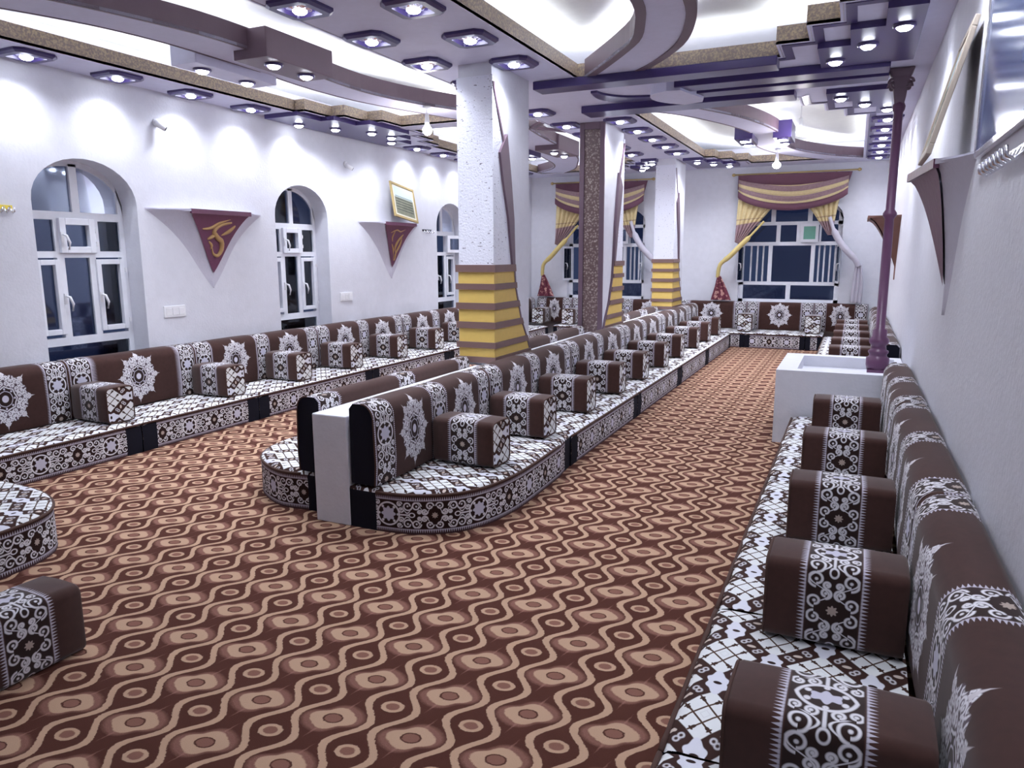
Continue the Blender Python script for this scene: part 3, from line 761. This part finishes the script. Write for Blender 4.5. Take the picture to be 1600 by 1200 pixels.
def mattress(L, W, y0=.0, black=.14, wav=.006, roll=.03, seed=0):
    t = empty('seat_mattress'); nx, ny = max(8, int(L/.09)), 12; H = .25
    ys = [y0+(W-y0)*k/ny for k in range(ny-1)]+[W-.05, W-.02, W-.006, W]
    V = []; uv = []
    for i in range(nx+1):
        x = L*i/nx
        for y in ys:
            e = max(0, 1-(W-y)/.04); z = H+.012-e*e*roll
            ex = min(x, L-x); z -= .012*max(0, 1-ex/.05)
            z += noise.noise(Vector((x*5+seed*7, y*5, seed)))*wav
            yy = y+noise.noise(Vector((x*9, seed*3, 4)))*wav*1.2*(y/W)
            V.append((x, yy, z)); uv.append((x, y))
    n = len(ys); F = [(i*n+j, (i+1)*n+j, (i+1)*n+j+1, i*n+j+1) for i in range(nx) for j in range(n-1)]
    m = MB(); m.add(V, F, 0, uv, True); m.build('top_cover', M['seat'], t)
    def side(a, b, name, mt):
        m = MB(); k = 10; Vv = []; U = []
        for i in range(k+1):
            x = a+(b-a)*i/k; Vv += [(x, W-.004, .0), (x, W+.004, .12), (x, W-.002, .232)]; U += [(x, 0), (x, .118), (x, .236)]
        m.add(Vv, [(3*i+j, 3*i+3+j, 3*i+4+j, 3*i+1+j) for i in range(k) for j in (0, 1)], 0, U, True); m.build(name, mt, t)
    if black: side(0, black, 'end_panel', M['black']); side(L-black, L, 'end_panel', M['black']); side(black, L-black, 'side_band', M['front'])
    else: side(0, L, 'side_band', M['front'])
    for x in (0, L): m = MB(); m.add([(x, y0, 0), (x, W, 0), (x, W, .235), (x, y0, .25)], [(0, 1, 2, 3)]); m.build('end_face', M['black'], t)
    m = MB(); m.tube([(L*i/16, W+.001+noise.noise(Vector((i*.7, seed, 1)))*.003, .236) for i in range(17)], .009, 6); m.build('piping', M['piping'], t)
    return t
def round_mattress(P, flags, z=.25):
    """P: world outline (CCW) ; flags[i]: 'f' printed, 'b' black, None plain for edge i->i+1"""
    t = empty('rounded_seat_mattress'); n = len(P)
    rings = [[(*p, z-.018) for p in P], [(*p, z-.004) for p in offs(P, -.006)], [(*p, z+.008) for p in offs(P, -.03)]]
    m = MB(); m.loft(rings, cap=False, uv=[(a[0], a[1]) for r in rings for a in r]); m.add(rings[-1], [tuple(range(n))], 0, [(a[0], a[1]) for a in rings[-1]]); m.build('top_cover', M['seat'], t)
    u = 0; mf = MB(); mk = MB(); path = []; blk = []
    for i in range(n):
        a, b = P[i], P[(i+1) % n]; l = math.dist(a, b)
        if flags[i] == 'b' and (i == 0 or flags[i-1] != 'b'): mk = MB(); blk.append(mk)
        if flags[i]:
            (mf if flags[i] == 'f' else mk).add([(*a, 0), (*b, 0), (*b, z-.018), (*a, z-.018)], [(0, 1, 2, 3)], 0, [(u, 0), (u+l, 0), (u+l, .236), (u, .236)], flags[i] == 'f')
            if flags[i] == 'f': path.append((*a, z-.014))
        u += l
    mf.build('side_band', M['front'], t, weld=True)
    for mk in blk: mk.build('end_panel', M['black'], t)
    m = MB(); m.tube(path, .009, 6); m.build('piping', M['piping'], t)
    return t
def put(o, side, a, b, wallc):
    """place cushion object spanning a..b along the row"""
    wallc += {'+X': .008, '-X': -.008, '-Y': -.008}[side]
    if side == '+X': o.location = (wallc, b, 0); o.rotation_euler[2] = -pi/2
    elif side == '-X': o.location = (wallc, a, 0); o.rotation_euler[2] = pi/2
    else: o.location = (b, wallc, 0); o.rotation_euler[2] = pi
cache = {}
def get(kind, key, fn):
    if (kind, key) not in cache: cache[(kind, key)] = fn(); return cache[(kind, key)]
    return copy_tree(cache[(kind, key)])
def add_backs(side, wallc, joints, meds, where, group, near='near', n0=0):
    for i in range(len(joints)-1):
        a, b = joints[i]+.006, joints[i+1]-.006; L = round(b-a, 2); md = meds[i]
        o = get('b', (L, md), lambda: backrest(L, md)); put(o, side, a, a+L, wallc)
        tag(o, f'{"two" if md == 2 else "one"}-medallion brown backrest, {ORD[i+n0]} from {near} end {where}', 'backrest', group)
def add_seats(side, wallc, joints, W, where, group, near='near', y0=.2, black=.14, wav=.006):
    for i in range(len(joints)-1):
        a, b = joints[i]+.004, joints[i+1]-.004; L = round(b-a, 2)
        o = get('m', (L, W, black), lambda: mattress(L, W, y0, black, wav, seed=len(cache))); put(o, side, a, a+L, wallc)
        tag(o, f'diamond-print seat mattress, {ORD[i]} from {near} end {where}', 'floor cushion', group)
arm0 = arm(); arm_used = [0]
def add_arms(side, wallc, ys, where, group, near='near', d=.205, thick_sign=1, jit=.03):
    for i, y in enumerate(ys):
        o = arm0 if not arm_used[0] else copy_tree(arm0); arm_used[0] = 1
        c = y+.12; j = random.uniform(-jit, jit)
        if side == '+X': o.location = (wallc+d, c, .02); o.rotation_euler[2] = -pi/2+j
        elif side == '-X': o.location = (wallc-d, c, .02); o.rotation_euler[2] = pi/2+j
        else: o.location = (y, wallc-d, .02); o.rotation_euler[2] = pi+j
        tag(o, f'lace-banded arm cushion, {ORD[i]} from {near} end {where}', 'arm cushion', group)
# left wall row
LJ = [0.3, 2.15, 4.05, 5.37, 7.27, 9.15, 11.05, 12.95]
add_seats('+X', XL, LJ, .75, 'of left wall divan', 'seat mattresses along the left wall')
add_backs('+X', XL, [0.15, 2.0, 3.86, 5.15, 6.98, 8.83, 10.68, 12.53, 13.66], [2, 2, 1, 2, 2, 2, 2, 1], 'of left wall divan', 'backrests along the left wall')
add_arms('+X', XL, [2.72, 3.84, 5.06, 6.05, 6.97, 7.96, 8.93, 9.85, 10.8, 11.8], 'of left wall divan', 'arm cushions along the left wall', d=.225)
# centre rows
CJ = [5.1, 7.0, 8.95, 10.8, 12.98]
add_seats('+X', DX1, CJ, .76, 'of centre divan, planter side', 'seat mattresses on the centre divan, right side')
add_backs('+X', DX1, [3.385, 4.88, 6.65, 8.5, 10.35, 12.2, 13.06], [2, 2, 2, 2, 2, 1], 'of centre divan, planter side', 'backrests on the centre divan, right side')
add_arms('+X', DX1, [4.0, 4.83, 5.77, 6.7, 7.6, 8.55, 9.45, 10.5, 11.4, 12.35], 'of centre divan, planter side', 'arm cushions on the centre divan', d=.216)
add_seats('-X', DX0, CJ, .78, 'of centre divan, left wall side', 'seat mattresses on the centre divan, left side')
for n0, js, ms in ((0, [3.46, 5.42], [2]), (1, [6.3, 8.34], [2]), (2, [9.26, 11.1, 12.0], [2, 1])):
    add_backs('-X', DX0, js, ms, 'of centre divan, left wall side', 'backrests on the centre divan, left side', n0=n0)
o = round_mattress([(-2.65, 3.39), (-2.45, 3.385)]+bez([(-2.45, 3.385), (-2.26, 3.41), (-2.1, 3.48), (-1.97, 3.6), (-1.88, 3.82), (-1.84, 4.17), (-1.85, 4.8)], 4)[1:]+[(-1.87, 4.96), (-1.88, 5.09), (-2.65, 5.09)],
                   ['b']+['f']*25+['b', None, None])
tag(o, 'rounded seat mattress at near end of centre divan, right of white divider', 'floor cushion')
LP = bez([(-2.88, 3.5), (-3.05, 3.5), (-3.26, 3.49), (-3.47, 3.58), (-3.64, 3.72), (-3.74, 3.93), (-3.76, 4.2), (-3.69, 4.6)], 4)+[(-3.67, 5.09), (-2.9, 5.09)]
LP = LP[::-1]; fl = [None]+['f']*(len(LP)-6)+['b']*4+[None]
o = round_mattress(LP, fl)
tag(o, 'rounded seat mattress at near end of centre divan, left of white divider', 'floor cushion')
# far row
add_seats('-Y', YF, [-5.2, -4.1, -3.0, -1.65, -.68, -.41], .8, 'of far window divan', 'seat mattresses under the far windows', 'left', black=.08)
add_backs('-Y', YF, [-5.79, -5.04, -4.02, -2.95, -1.72, -.6, .24], [1]*6, 'of far window divan', 'backrests under the far windows', 'left')
add_arms('-Y', YF, [-5.6, -4.95, -4.0, -1.68, -.58], 'of far window divan', 'arm cushions under the far windows', 'left', d=.216)
# right wall rows
add_seats('-X', XR, [.0, 1.83, 2.74, 4.6, 6.45], .84, 'of right wall divan before the planter', 'seat mattresses along the near right wall', black=.0, wav=.016)
add_backs('-X', XR, [-.75, 1.1, 2.95, 4.78, 6.46], [2, 2, 2, 2], 'of right wall divan before the planter', 'backrests along the near right wall')
add_arms('-X', XR, [1.62, 2.55, 3.52, 4.52, 5.66], 'of right wall divan before the planter', 'arm cushions along the near right wall', d=.216, jit=.015)
add_seats('-X', XR, [7.75, 9.6, 11.45, 13.06], .84, 'of right wall divan behind the planter', 'seat mattresses along the far right wall')
add_backs('-X', XR, [7.75, 9.6, 11.45, 13.3], [2, 2, 2], 'of right wall divan behind the planter', 'backrests along the far right wall')
add_arms('-X', XR, [9.0, 9.9, 10.82, 11.8, 12.62], 'of right wall divan behind the planter', 'arm cushions along the far right wall', d=.216)
# rounded mattress at the left edge of the picture
P = [(-4.95, .6), (-3.82, .6)]+bez([(-3.8, .8), (-3.78, 1.5), (-3.79, 2.1), (-3.84, 2.33), (-3.97, 2.47), (-4.2, 2.57), (-4.5, 2.6), (-4.95, 2.6)], 4)
o = round_mattress(P, [None]+['f']*(len(P)-2)+[None])
tag(o, 'rounded diamond-print seat mattress cut by the left edge of the picture', 'floor cushion')
o = copy_tree(arm0); o.location = (-2.885, 1.79, -.25); o.rotation_euler[2] = pi
tag(o, 'brown arm cushion with lace band lying on the carpet at the left edge', 'arm cushion')

# ------------------------------------------------------------------ columns
CURVE = [(0.0, 3.1), (0.0, 2.93), (.1, 2.7), (.22, 2.43), (.34, 1.96), (.37, 1.6), (.41, 1.31), (.53, 1.02), (.66, .84), (.74, .69)]
def cy(z):
    for (a, z0), (b, z1) in zip(CURVE, CURVE[1:]):
        if z1 <= z <= z0: return a+(b-a)*(z0-z)/(z0-z1)
    return CURVE[-1][0]
def column(y0, depth, face, label, panel=False):
    t = empty('column', (-2.87, y0+depth/2, .67), label=label, cat='column', group='square columns on the centre divider')
    yf = -depth/2 if face < 0 else depth/2; s = 1 if face < 0 else -1
    X = .15; H = ZC-.67
    MB().box(-X, X, -depth/2, depth/2, 0, H).build('shaft', M['wall'], t)
    def L_ring(z, th, mode):
        c = max(.012, cy(z+.67)*depth/.74)
        if mode == 'R': P = [(X, yf), (X, yf+s*c), (X+th, yf+s*c), (X+th, yf-s*th)]
        return P
    # flecked veneer, front plate and two curved side plates
    def veneer(z0, z1, th, m, name):
        nz = max(1, int((z1-z0)/.06)); zs = [z0+(z1-z0)*k/nz for k in range(nz+1)]
        mb = MB()
        a, b = sorted((yf, yf-s*th)); mb.box(-X-th, X+th, a, b, z0, z1)
        for sx in (1, -1):
            rings = []
            for z in zs:
                c = max(.012, cy(z+.67)*depth/.74)
                rings.append([(sx*X, yf, z), (sx*(X+th), yf, z), (sx*(X+th), yf+s*c, z), (sx*X, yf+s*c, z)])
            mb.loft(rings, sm=False)
        return mb.build(name, m, t)
    veneer(1.51-.67, H-.1, .012, M['fleck'], 'flecked_panel')
    ZB = [(1.455, 1.515), (1.31, 1.36), (1.145, 1.20), (.985, 1.04), (.82, .87), (.695, .745)]
    for a, b in ZB: veneer(a-.67, b-.67, .036, M['stripe'], 'brown_band')
    for (a, b), (c, d) in zip(ZB, ZB[1:]): veneer(d-.67, a-.67, .018, M['yellow'], 'yellow_band')
    for sx in (1, -1):      # curved moulding and leaf
        mb = MB(); rings = []
        for k in range(41):
            z = 2.95-(2.95-.70)*k/40; c = cy(z)*depth/.74
            rings.append([(sx*X, yf+s*(c-.012), z-.67), (sx*(X+.022), yf+s*(c-.012), z-.67), (sx*(X+.022), yf+s*(c+.014), z-.67), (sx*X, yf+s*(c+.014), z-.67)])
        mb.loft(rings, sm=False); mb.build('curved_moulding', M['plum'], t)
        pts = [(.23, 2.58), (.09, 2.42), (.15, 2.2), (.25, 1.9), (.33, 1.5), (.38, 1.5), (.36, 1.9), (.30, 2.25)]
        mb = MB(); n = len(pts); Vv = [(sx*(X+.0), yf+s*a*depth/.74, z-.67) for a, z in pts]+[(sx*(X+.032), yf+s*a*depth/.74, z-.67) for a, z in pts]
        mb.add(Vv, [tuple(range(n)), tuple(range(2*n-1, n-1, -1))]+[(i, (i+1) % n, n+(i+1) % n, n+i) for i in range(n)]); mb.build('leaf_plate', M['plum'], t)
    if panel:
        y1 = -depth/2
        mb = MB(); mb.box(-X-.002, -.095, y1-.03, y1, -.12, H); mb.box(.095, X+.002, y1-.03, y1, -.12, H); mb.box(-.095, .095, y1-.03, y1, H-.08, H); mb.box(-.095, .095, y1-.03, y1, -.12, .0)
        mb.build('panel_frame', M['plum'], t, bevel=.004)
        MB().box(-.095, .095, y1-.012, y1, 0, H-.08).build('mosaic_inlay', M['mosaic'], t)
    return t
column(5.5, .74, -1, 'white square column with yellow and brown bands, nearest of the three')
column(8.45, .74, 1, 'square column with dark mosaic panel on its near face, middle of the three', True)
column(12.1, .78, -1, 'white square column with yellow and brown bands, farthest of the three')

# ------------------------------------------------------------------ planter box and maroon post
t = empty('planter_box', (-.115, 7.07, 0), label='white plastered planter box with open top by the right wall', cat='planter')
x0, x1, y0, y1, h = -.435, .555, -.56, .6, .63
m = MB(); m.box(x0, x1, y0, y0+.13, 0, h); m.box(x0, x1, y1-.13, y1, 0, h); m.box(x0, x0+.16, y0+.13, y1-.13, 0, h); m.box(x1-.06, x1, y0+.13, y1-.13, 0, h); m.build('box', M['wall'], t)
MB().box(x0+.16, x1-.06, y0+.13, y1-.13, .3, h-.1).build('inner_floor', M['wall'], t)
t = empty('turned_post', (.235, 7.2, .535), label='slim maroon turned post standing in the white planter box', cat='post')
m = MB(); m.box(-.08, .08, -.08, .08, 0, .05); m.build('plinth', M['post'], t)
m = MB(); m.lathe([(r*.82 if z < .4 else r*.78, z) for r, z in [(.105, .05), (.115, .09), (.115, .15), (.09, .165), (.085, .18), (.1, .2), (.1, .215), (.078, .225), (.072, .26), (.095, .28), (.1, .3), (.095, .32), (.072, .34), (.075, .4), (.05, .41), (.049, 1.2),
                      (.046, 1.35), (.07, 1.38), (.07, 1.4), (.046, 1.43), (.046, 2.22), (.06, 2.24), (.066, 2.27), (.05, 2.3), (.05, 2.34)]], n=20)
m.build('shaft', M['post'], t)
m = MB()
def sqr(s, z, tw=0): return [(s*cos(a+pi/4), s*sin(a+pi/4), z) for a in (0, pi/2, pi, 3*pi/2)]
m.loft([sqr(.05, 2.28), sqr(.065, 2.34), sqr(.075, 2.42), sqr(.1, 2.5), sqr(.125, 2.54), sqr(.135, 2.562)], sm=False)
m.build('capital', M['plum'], t, bevel=.008)
for a in range(4):
    m = MB(); ang = a*pi/2+pi/4; sp = []
    for k in range(26):
        q = k/25*2.4*2*pi/1.6; r = .045*(1-k/30)
        sp.append(((.085+r*cos(q))*cos(ang), (.085+r*cos(q))*sin(ang), 2.44+r*sin(q)))
    m.tube(sp, .011, 6); m.build('scroll', M['plum'], t)

# ------------------------------------------------------------------ wall sconces (triangular shelves)
def sconce(wx, sgn, yc, label, d=(.18, .18), hw=.74, fw=.385, zt=2.03, zb=1.27, relief=True, front='maroon', wing='plaster'):
    """wx wall plane, sgn direction into the room; d = how far the -y and +y front corners stand out"""
    t = empty('corner_shelf', (wx, yc, 0), label=label, cat='wall shelf', group='triangular wall shelves')
    n = 14; zf = zt-(zt-zb)*.78
    def dd(f, q): return (d[0]+(d[1]-d[0])*(q+1)/2)*(1-f**.62)+.014
    def fy(f): return fw*(1-f)**.95*(1-.14*sin(pi*f))
    for s in (1, -1):
        rings = []
        for k in range(n+1):
            f = k/n; z = zt+(zb-zt)*f; ff = min(1, f/.78)
            yfr = fy(ff); dx = dd(ff, s)
            yw = hw*(1-f)*(1-.22*sin(pi*f)); rib = .008*sin(f*40)*(1-f)
            rings.append([(0, s*yw, z), (sgn*dx*.36+sgn*rib, s*(yfr*.45+yw*.55), z), (sgn*dx*.74+sgn*rib, s*(yfr*.75+yw*.25), z), (sgn*dx, s*yfr, z)])
        m = MB(); m.loft(rings, closed=False, cap=False); m.build('wing', M[wing], t)
    rows = []
    for k in range(n+1):
        f = k/n; z = zt-.012+(zf-zt)*f; y = fy(f)
        rows.append([(sgn*(dd(f, q)+.008), q*y, z) for q in (-1, -.5, 0, .5, 1)])
    m = MB(); m.loft(rows, closed=False, cap=False); m.build('front_panel', M[front], t)
    m = MB(); P = [(0, -hw), (d[0]*.3, -(fw*.5+hw*.5)), (d[0]+.02, -fw), (d[1]+.02, fw), (d[1]*.3, fw*.5+hw*.5), (0, hw)]
    m.prism([(sgn*a, b) for a, b in P], zt-.012, zt+.012); m.build('shelf_top', M[wing], t)
    m = MB(); m.prism([(sgn*d[0], -fw), (sgn*(d[0]+.026), -fw), (sgn*(d[1]+.026), fw), (sgn*d[1], fw)], zt-.03, zt+.014); m.build('shelf_edge', M[front], t)
    if relief:
        def fx(z): f = (zt-z)/((zt-zb)*.78); return sgn*(dd(max(0, min(1, f)), 0)+.012)
        def strand(pts, r, nm='relief_flower'):
            q = bez(pts, 6); m = MB(); k = len(q)
            m.tube([(fx(z), y, z) for y, z in q], [max(.003, r*sin(pi*(.12+.85*i/(k-1)))) for i in range(k)], 8); m.build(nm, M['relief'], t)
        A = -sgn*0+1
        if relief == 1:
            strand([(.16, 1.93), (.02, 1.90), (-.05, 1.84), (.0, 1.78), (.06, 1.74), (.07, 1.66), (.03, 1.6), (-.03, 1.62), (-.05, 1.68)], .028)
            strand([(-.2, 1.86), (-.1, 1.87), (.0, 1.92), (.14, 1.96)], .016); strand([(.22, 1.9), (.14, 1.84), (.05, 1.8)], .02); strand([(-.12, 1.76), (-.06, 1.79), (.0, 1.82)], .02); strand([(-.1, 1.74), (-.06, 1.7), (-.07, 1.66)], .014)
        else:
            strand([(-.18, 1.9), (-.05, 1.94), (.05, 1.92), (.16, 1.95)], .012); strand([(.14, 1.88), (.04, 1.8), (-.01, 1.7), (.02, 1.64)], .02); strand([(.12, 1.84), (.1, 1.74), (.04, 1.64), (.01, 1.56)], .016)
            strand([(-.1, 1.75), (-.05, 1.68), (-.02, 1.6)], .012); strand([(-.08, 1.92), (-.12, 1.84), (-.09, 1.78)], .012); strand([(.0, 1.66), (.04, 1.6), (.01, 1.52), (-.02, 1.6)], .008)
    return t
sconce(XL, 1, 5.62, 'white triangular wall shelf, maroon front with gold flower, beside nearest arched window', relief=1)
sconce(XL, 1, 8.86, 'white triangular wall shelf with maroon front, under the gold framed picture', relief=2)
sconce(XR, -1, 4.54, 'white triangular wall shelf with maroon front, on right wall below leaning frame', relief=False, hw=.68, d=(.12, .19))
sconce(XR, -1, 10.4, 'brown carved triangular wall shelf partly behind the maroon post', d=(.33, .33), relief=False, front='rusty', hw=.5, wing='rusty')
def picture(name, label, w_, h_, loc, rot, mf, mp, t_=.035):
    t = empty(name, loc, label=label, cat='picture'); t.rotation_euler = rot
    m = MB(); m.box(-w_/2, w_/2, -.012, .012, 0, t_); m.box(-w_/2, w_/2, -.012, .012, h_-t_, h_); m.box(-w_/2, -w_/2+t_, -.012, .012, t_, h_-t_); m.box(w_/2-t_, w_/2, -.012, .012, t_, h_-t_)
    m.build('frame', mf, t, bevel=.004)
    m = MB(); m.add([(-w_/2+t_, -.004, t_), (w_/2-t_, -.004, t_), (w_/2-t_, -.004, h_-t_), (-w_/2+t_, -.004, h_-t_)], [(0, 1, 2, 3)], 0, [(0, 0), (1, 0), (1, 1), (0, 1)]); m.build('print', mp, t)
    MB().box(-w_/2+.01, w_/2-.01, .004, .01, .01, h_-.01).build('backing', M['piping'], t)
    return t
# local -y faces the room
picture('framed_picture', 'gold framed landscape print leaning on the shelf by the third arched window', .6, .5, (-5.79, 8.98, 2.085), (R(-14), R(8), R(90)), M['gold'], M['photo'])
picture('leaning_frame', 'pale gold frame seen edge-on, leaning on the right wall shelf', .52, .62, (.275, 4.36, 2.06), (R(-14), R(0), R(-90)), M['oldgold'], M['photo'], .05)
t = picture('glossy_wall_panel', 'large glossy blue and violet framed panel high on the near right wall', 1.6, .95, (XR-.015, 2.97, 1.99), (0, 0, R(-90)), M['chrome'], M['poster'], .03)

# ------------------------------------------------------------------ small wall items
def cctv(y, z, label, dirn):
    t = empty('security_camera', (XL, y, z), label=label, cat='camera', group='security cameras')
    m = MB(); m.tube([(0, 0, .03), (.02, 0, .03)], .036, 14); m.build('base', M['white'], t)
    m = MB(); m.tube([(.02, 0, .03), (.05, 0, .01), (.06, .0, 0)], .015, 8); m.build('bracket', M['white'], t)
    p, q = Vector((.03, -.03, .02)), Vector((.03, -.03, .02))+Vector(dirn)*.11
    m = MB(); m.tube([p, q], .026, 12); m.build('body', M['white'], t)
    m = MB(); m.tube([q-Vector(dirn)*.01, q+Vector(dirn)*.006], .021, 12); m.build('lens', M['dark'], t)
cctv(5.08, 2.79, 'white security camera above the first maroon shelf', (.55, .55, -.45))
cctv(7.9, 2.71, 'white security camera between the second arched window and framed picture', (.5, .6, -.45))
def socket(y, label):
    t = empty('socket_plate', (XL, y, 1.01), label=label, cat='wall socket', group='white socket plates')
    MB().box(0, .012, 0, .25, 0, .11).build('plate', M['white'], t, bevel=.003)
    for k in range(3): MB().box(.012, .016, .02+k*.075, .08+k*.075, .02, .09).build('switch', M['white'], t, bevel=.002)
socket(4.99, 'white socket plate on the left wall right of the nearest arched window')
socket(7.68, 'white socket plate on the left wall right of the middle arched window')
def hooks(x, sgn, y0, y1, z, n, label, rail, r=.006, s=1):
    t = empty('hook_rail', (x, y0, z), label=label, cat='coat hooks')
    MB().box(*sorted((0, sgn*.012)), 0, y1-y0, 0, .03*s).build('rail', rail, t)
    for k in range(n):
        y = (y1-y0)*(k+.5)/n
        m = MB(); m.tube([(sgn*.012, y, .02), (sgn*.03*s, y, -.01*s), (sgn*.05*s, y, -.03*s), (sgn*.07*s, y, -.02*s), (sgn*.075*s, y, .01*s)], r, 6); m.build('hook', M['chrome'], t)
hooks(XL, 1, 9.72, 9.98, 1.95, 4, 'small dark hook rail on the left wall right of the framed picture', M['dark'])
hooks(XL, 1, 3.5, 3.68, 1.96, 4, 'small yellow hook rail at the left edge of the picture', M['tape'])
hooks(XR, -1, 2.6, 3.2, 1.90, 8, 'chrome coat hooks on the right wall under the glossy panel', M['chrome'], .007, 1.0)
t = empty('wall_hook', (XR, 5.1, 1.78), label='tiny gold hook on the right wall below the leaning frame', cat='hook')
m = MB(); m.tube([(0, 0, 0), (-.015, 0, 0), (-.02, 0, -.02), (-.03, .0, -.01)], .006, 6); m.build('hook', M['gold'], t)

# ------------------------------------------------------------------ curtains
def cloth(L, Rr, amp, folds, name, m, parent, y=13.7, nu=36, nv=18, vs=1.0, vo=0, ph=0):
    """surface between two 2D (x,z) curves"""
    a, b = bez(L, 8), bez(Rr, 8)
    def at(P, f): k = f*(len(P)-1); i = min(int(k), len(P)-2); g = k-i; return [P[i][j]+(P[i+1][j]-P[i][j])*g for j in (0, 1)]
    V = []; uv = []
    for j in range(nv+1):
        f = j/nv; p, q = at(a, f), at(b, f)
        for i in range(nu+1):
            s = i/nu; x = p[0]+(q[0]-p[0])*s; z = p[1]+(q[1]-p[1])*s
            V.append((x, y+amp*sin(s*folds*2*pi+ph+f*1.5)-amp, z)); uv.append((s, vo+f*vs))
    n = nu+1; mb = MB(); mb.add(V, [(j*n+i, j*n+i+1, (j+1)*n+i+1, (j+1)*n+i) for j in range(nv) for i in range(nu)], 0, uv, True)
    o = mb.build(name, m, parent); sd = o.modifiers.new('thickness', 'SOLIDIFY'); sd.thickness = .006; return o
def curtain(dx, sc, label, right='pale'):
    t = empty('curtain_set', (0, 0, 0), label=label, cat='curtain', group='striped curtains over the far windows')
    X = lambda x: dx+(x+1.04)*sc
    m = MB(); m.tube([(X(-2.02), 13.72, 2.955), (X(-.08), 13.72, 2.955)], .014, 10); m.build('rod', M['gold'], t)
    for x in (-2.05, -.05): m = MB(); m.lathe([(.0, .03), (.03, .015), (.034, 0), (.03, -.015), (0, -.03)], X(x), 13.72, 12); o = m.build('finial', M['gold'], t); o.location = (0, 0, 2.955)
    for x in (-1.7, -.4): m = MB(); m.tube([(X(x), 13.72, 2.955), (X(x), YF, 2.955)], .01, 8); m.build('bracket', M['gold'], t)
    q = lambda P: [(X(x), z) for x, z in P]
    # pelmet and swag
    cloth(q([(-1.97, 2.94), (-1.97, 2.7)]), q([(-.15, 2.93), (-.22, 2.68)]), .008, 7, 'pelmet', M['thread'], t, 13.7, vs=.1)
    nseg = 24; V = []; uv = []
    rows = 12
    for j in range(rows+1):
        f = j/rows
        for i in range(nseg+1):
            s = i/nseg; x = -1.95+1.75*s; sag = 1-(2*s-1)**2
            zt, zb2 = 2.86-.12*sag, 2.66-.24*sag**.8
            z = zt+(zb2-zt)*f
            V.append((X(x), 13.65-.03*sag+.02*sin(f*4*2*pi)*sag, z)); uv.append((s+.0, .55+f*1.9+.06*sin(s*9)))
    n = nseg+1; mb = MB(); mb.add(V, [(j*n+i, j*n+i+1, (j+1)*n+i+1, (j+1)*n+i) for j in range(rows) for i in range(nseg)], 0, uv, True); o = mb.build('swag', M['curtain'], t); o.modifiers.new('thickness', 'SOLIDIFY').thickness = .006
    V = []
    for j in range(2):
        for i in range(nseg+1):
            s = i/nseg; x = -1.95+1.75*s; sag = 1-(2*s-1)**2
            V.append((X(x), 13.62-.03*sag, 2.67-.24*sag**.8-j*.11))
    mb = MB(); mb.add(V, [(i, i+1, n+i+1, n+i) for i in range(nseg)], 0, None, True); o = mb.build('swag_trim', M['thread'], t); o.modifiers.new('thickness', 'SOLIDIFY').thickness = .01
    # left drape, gathered strap and tail
    cloth(q([(-1.95, 2.62), (-1.97, 2.2), (-1.98, 1.8)]), q([(-1.32, 2.46), (-1.45, 2.3), (-1.6, 2.12), (-1.9, 1.76)]), .022, 6, 'drape', M['curtain'], t, 13.72, vs=.95, vo=.0)
    m = MB(); P = [(X(-1.5), 13.7, 2.15), (X(-1.72), 13.68, 1.9), (X(-1.88), 13.66, 1.73), (X(-2.05), 13.66, 1.55), (X(-2.2), 13.68, 1.42), (X(-2.24), 13.7, 1.3), (X(-2.25), 13.72, 1.18)]
    m.tube(bez(P, 5), [.02]*6+[.045]*12+[.035]*13, 10); m.build('gathered_strap', M['goldcloth'], t)
    cloth(q([(-2.26, 1.2), (-2.3, 1.0), (-2.36, .77)]), q([(-2.2, 1.2), (-2.1, 1.0), (-2.0, .77)]), .015, 3, 'tail', M['tail'], t, 13.72)
    # right drape
    cloth(q([(-.92, 2.5), (-.75, 2.32), (-.6, 2.1), (-.46, 1.9)]), q([(-.3, 2.6), (-.34, 2.4), (-.38, 2.1), (-.4, 1.9)]), .02, 5, 'drape', M['curtain'], t, 13.72, vs=.95, vo=.0)
    m = MB(); P = [(X(-.45), 13.68, 2.2), (X(-.36), 13.67, 1.95), (X(-.22), 13.66, 1.72), (X(-.02), 13.68, 1.5), (X(.04), 13.7, 1.38)]
    m.tube(bez(P, 5), [.03]*5+[.055]*10+[.045]*6, 10); m.build('gathered_strap', M[right], t)
    cloth(q([(-.01, 1.4), (-.03, 1.1), (-.04, .77)]), q([(.09, 1.4), (.13, 1.1), (.13, .77)]), .014, 3, 'tail', M[right], t, 13.72)
curtain(-1.04, 1.0, 'gold and mauve striped curtain with swag over the right far window')
curtain(-4.47, 1.0, 'gold and mauve striped curtain over left far window, behind the middle column')
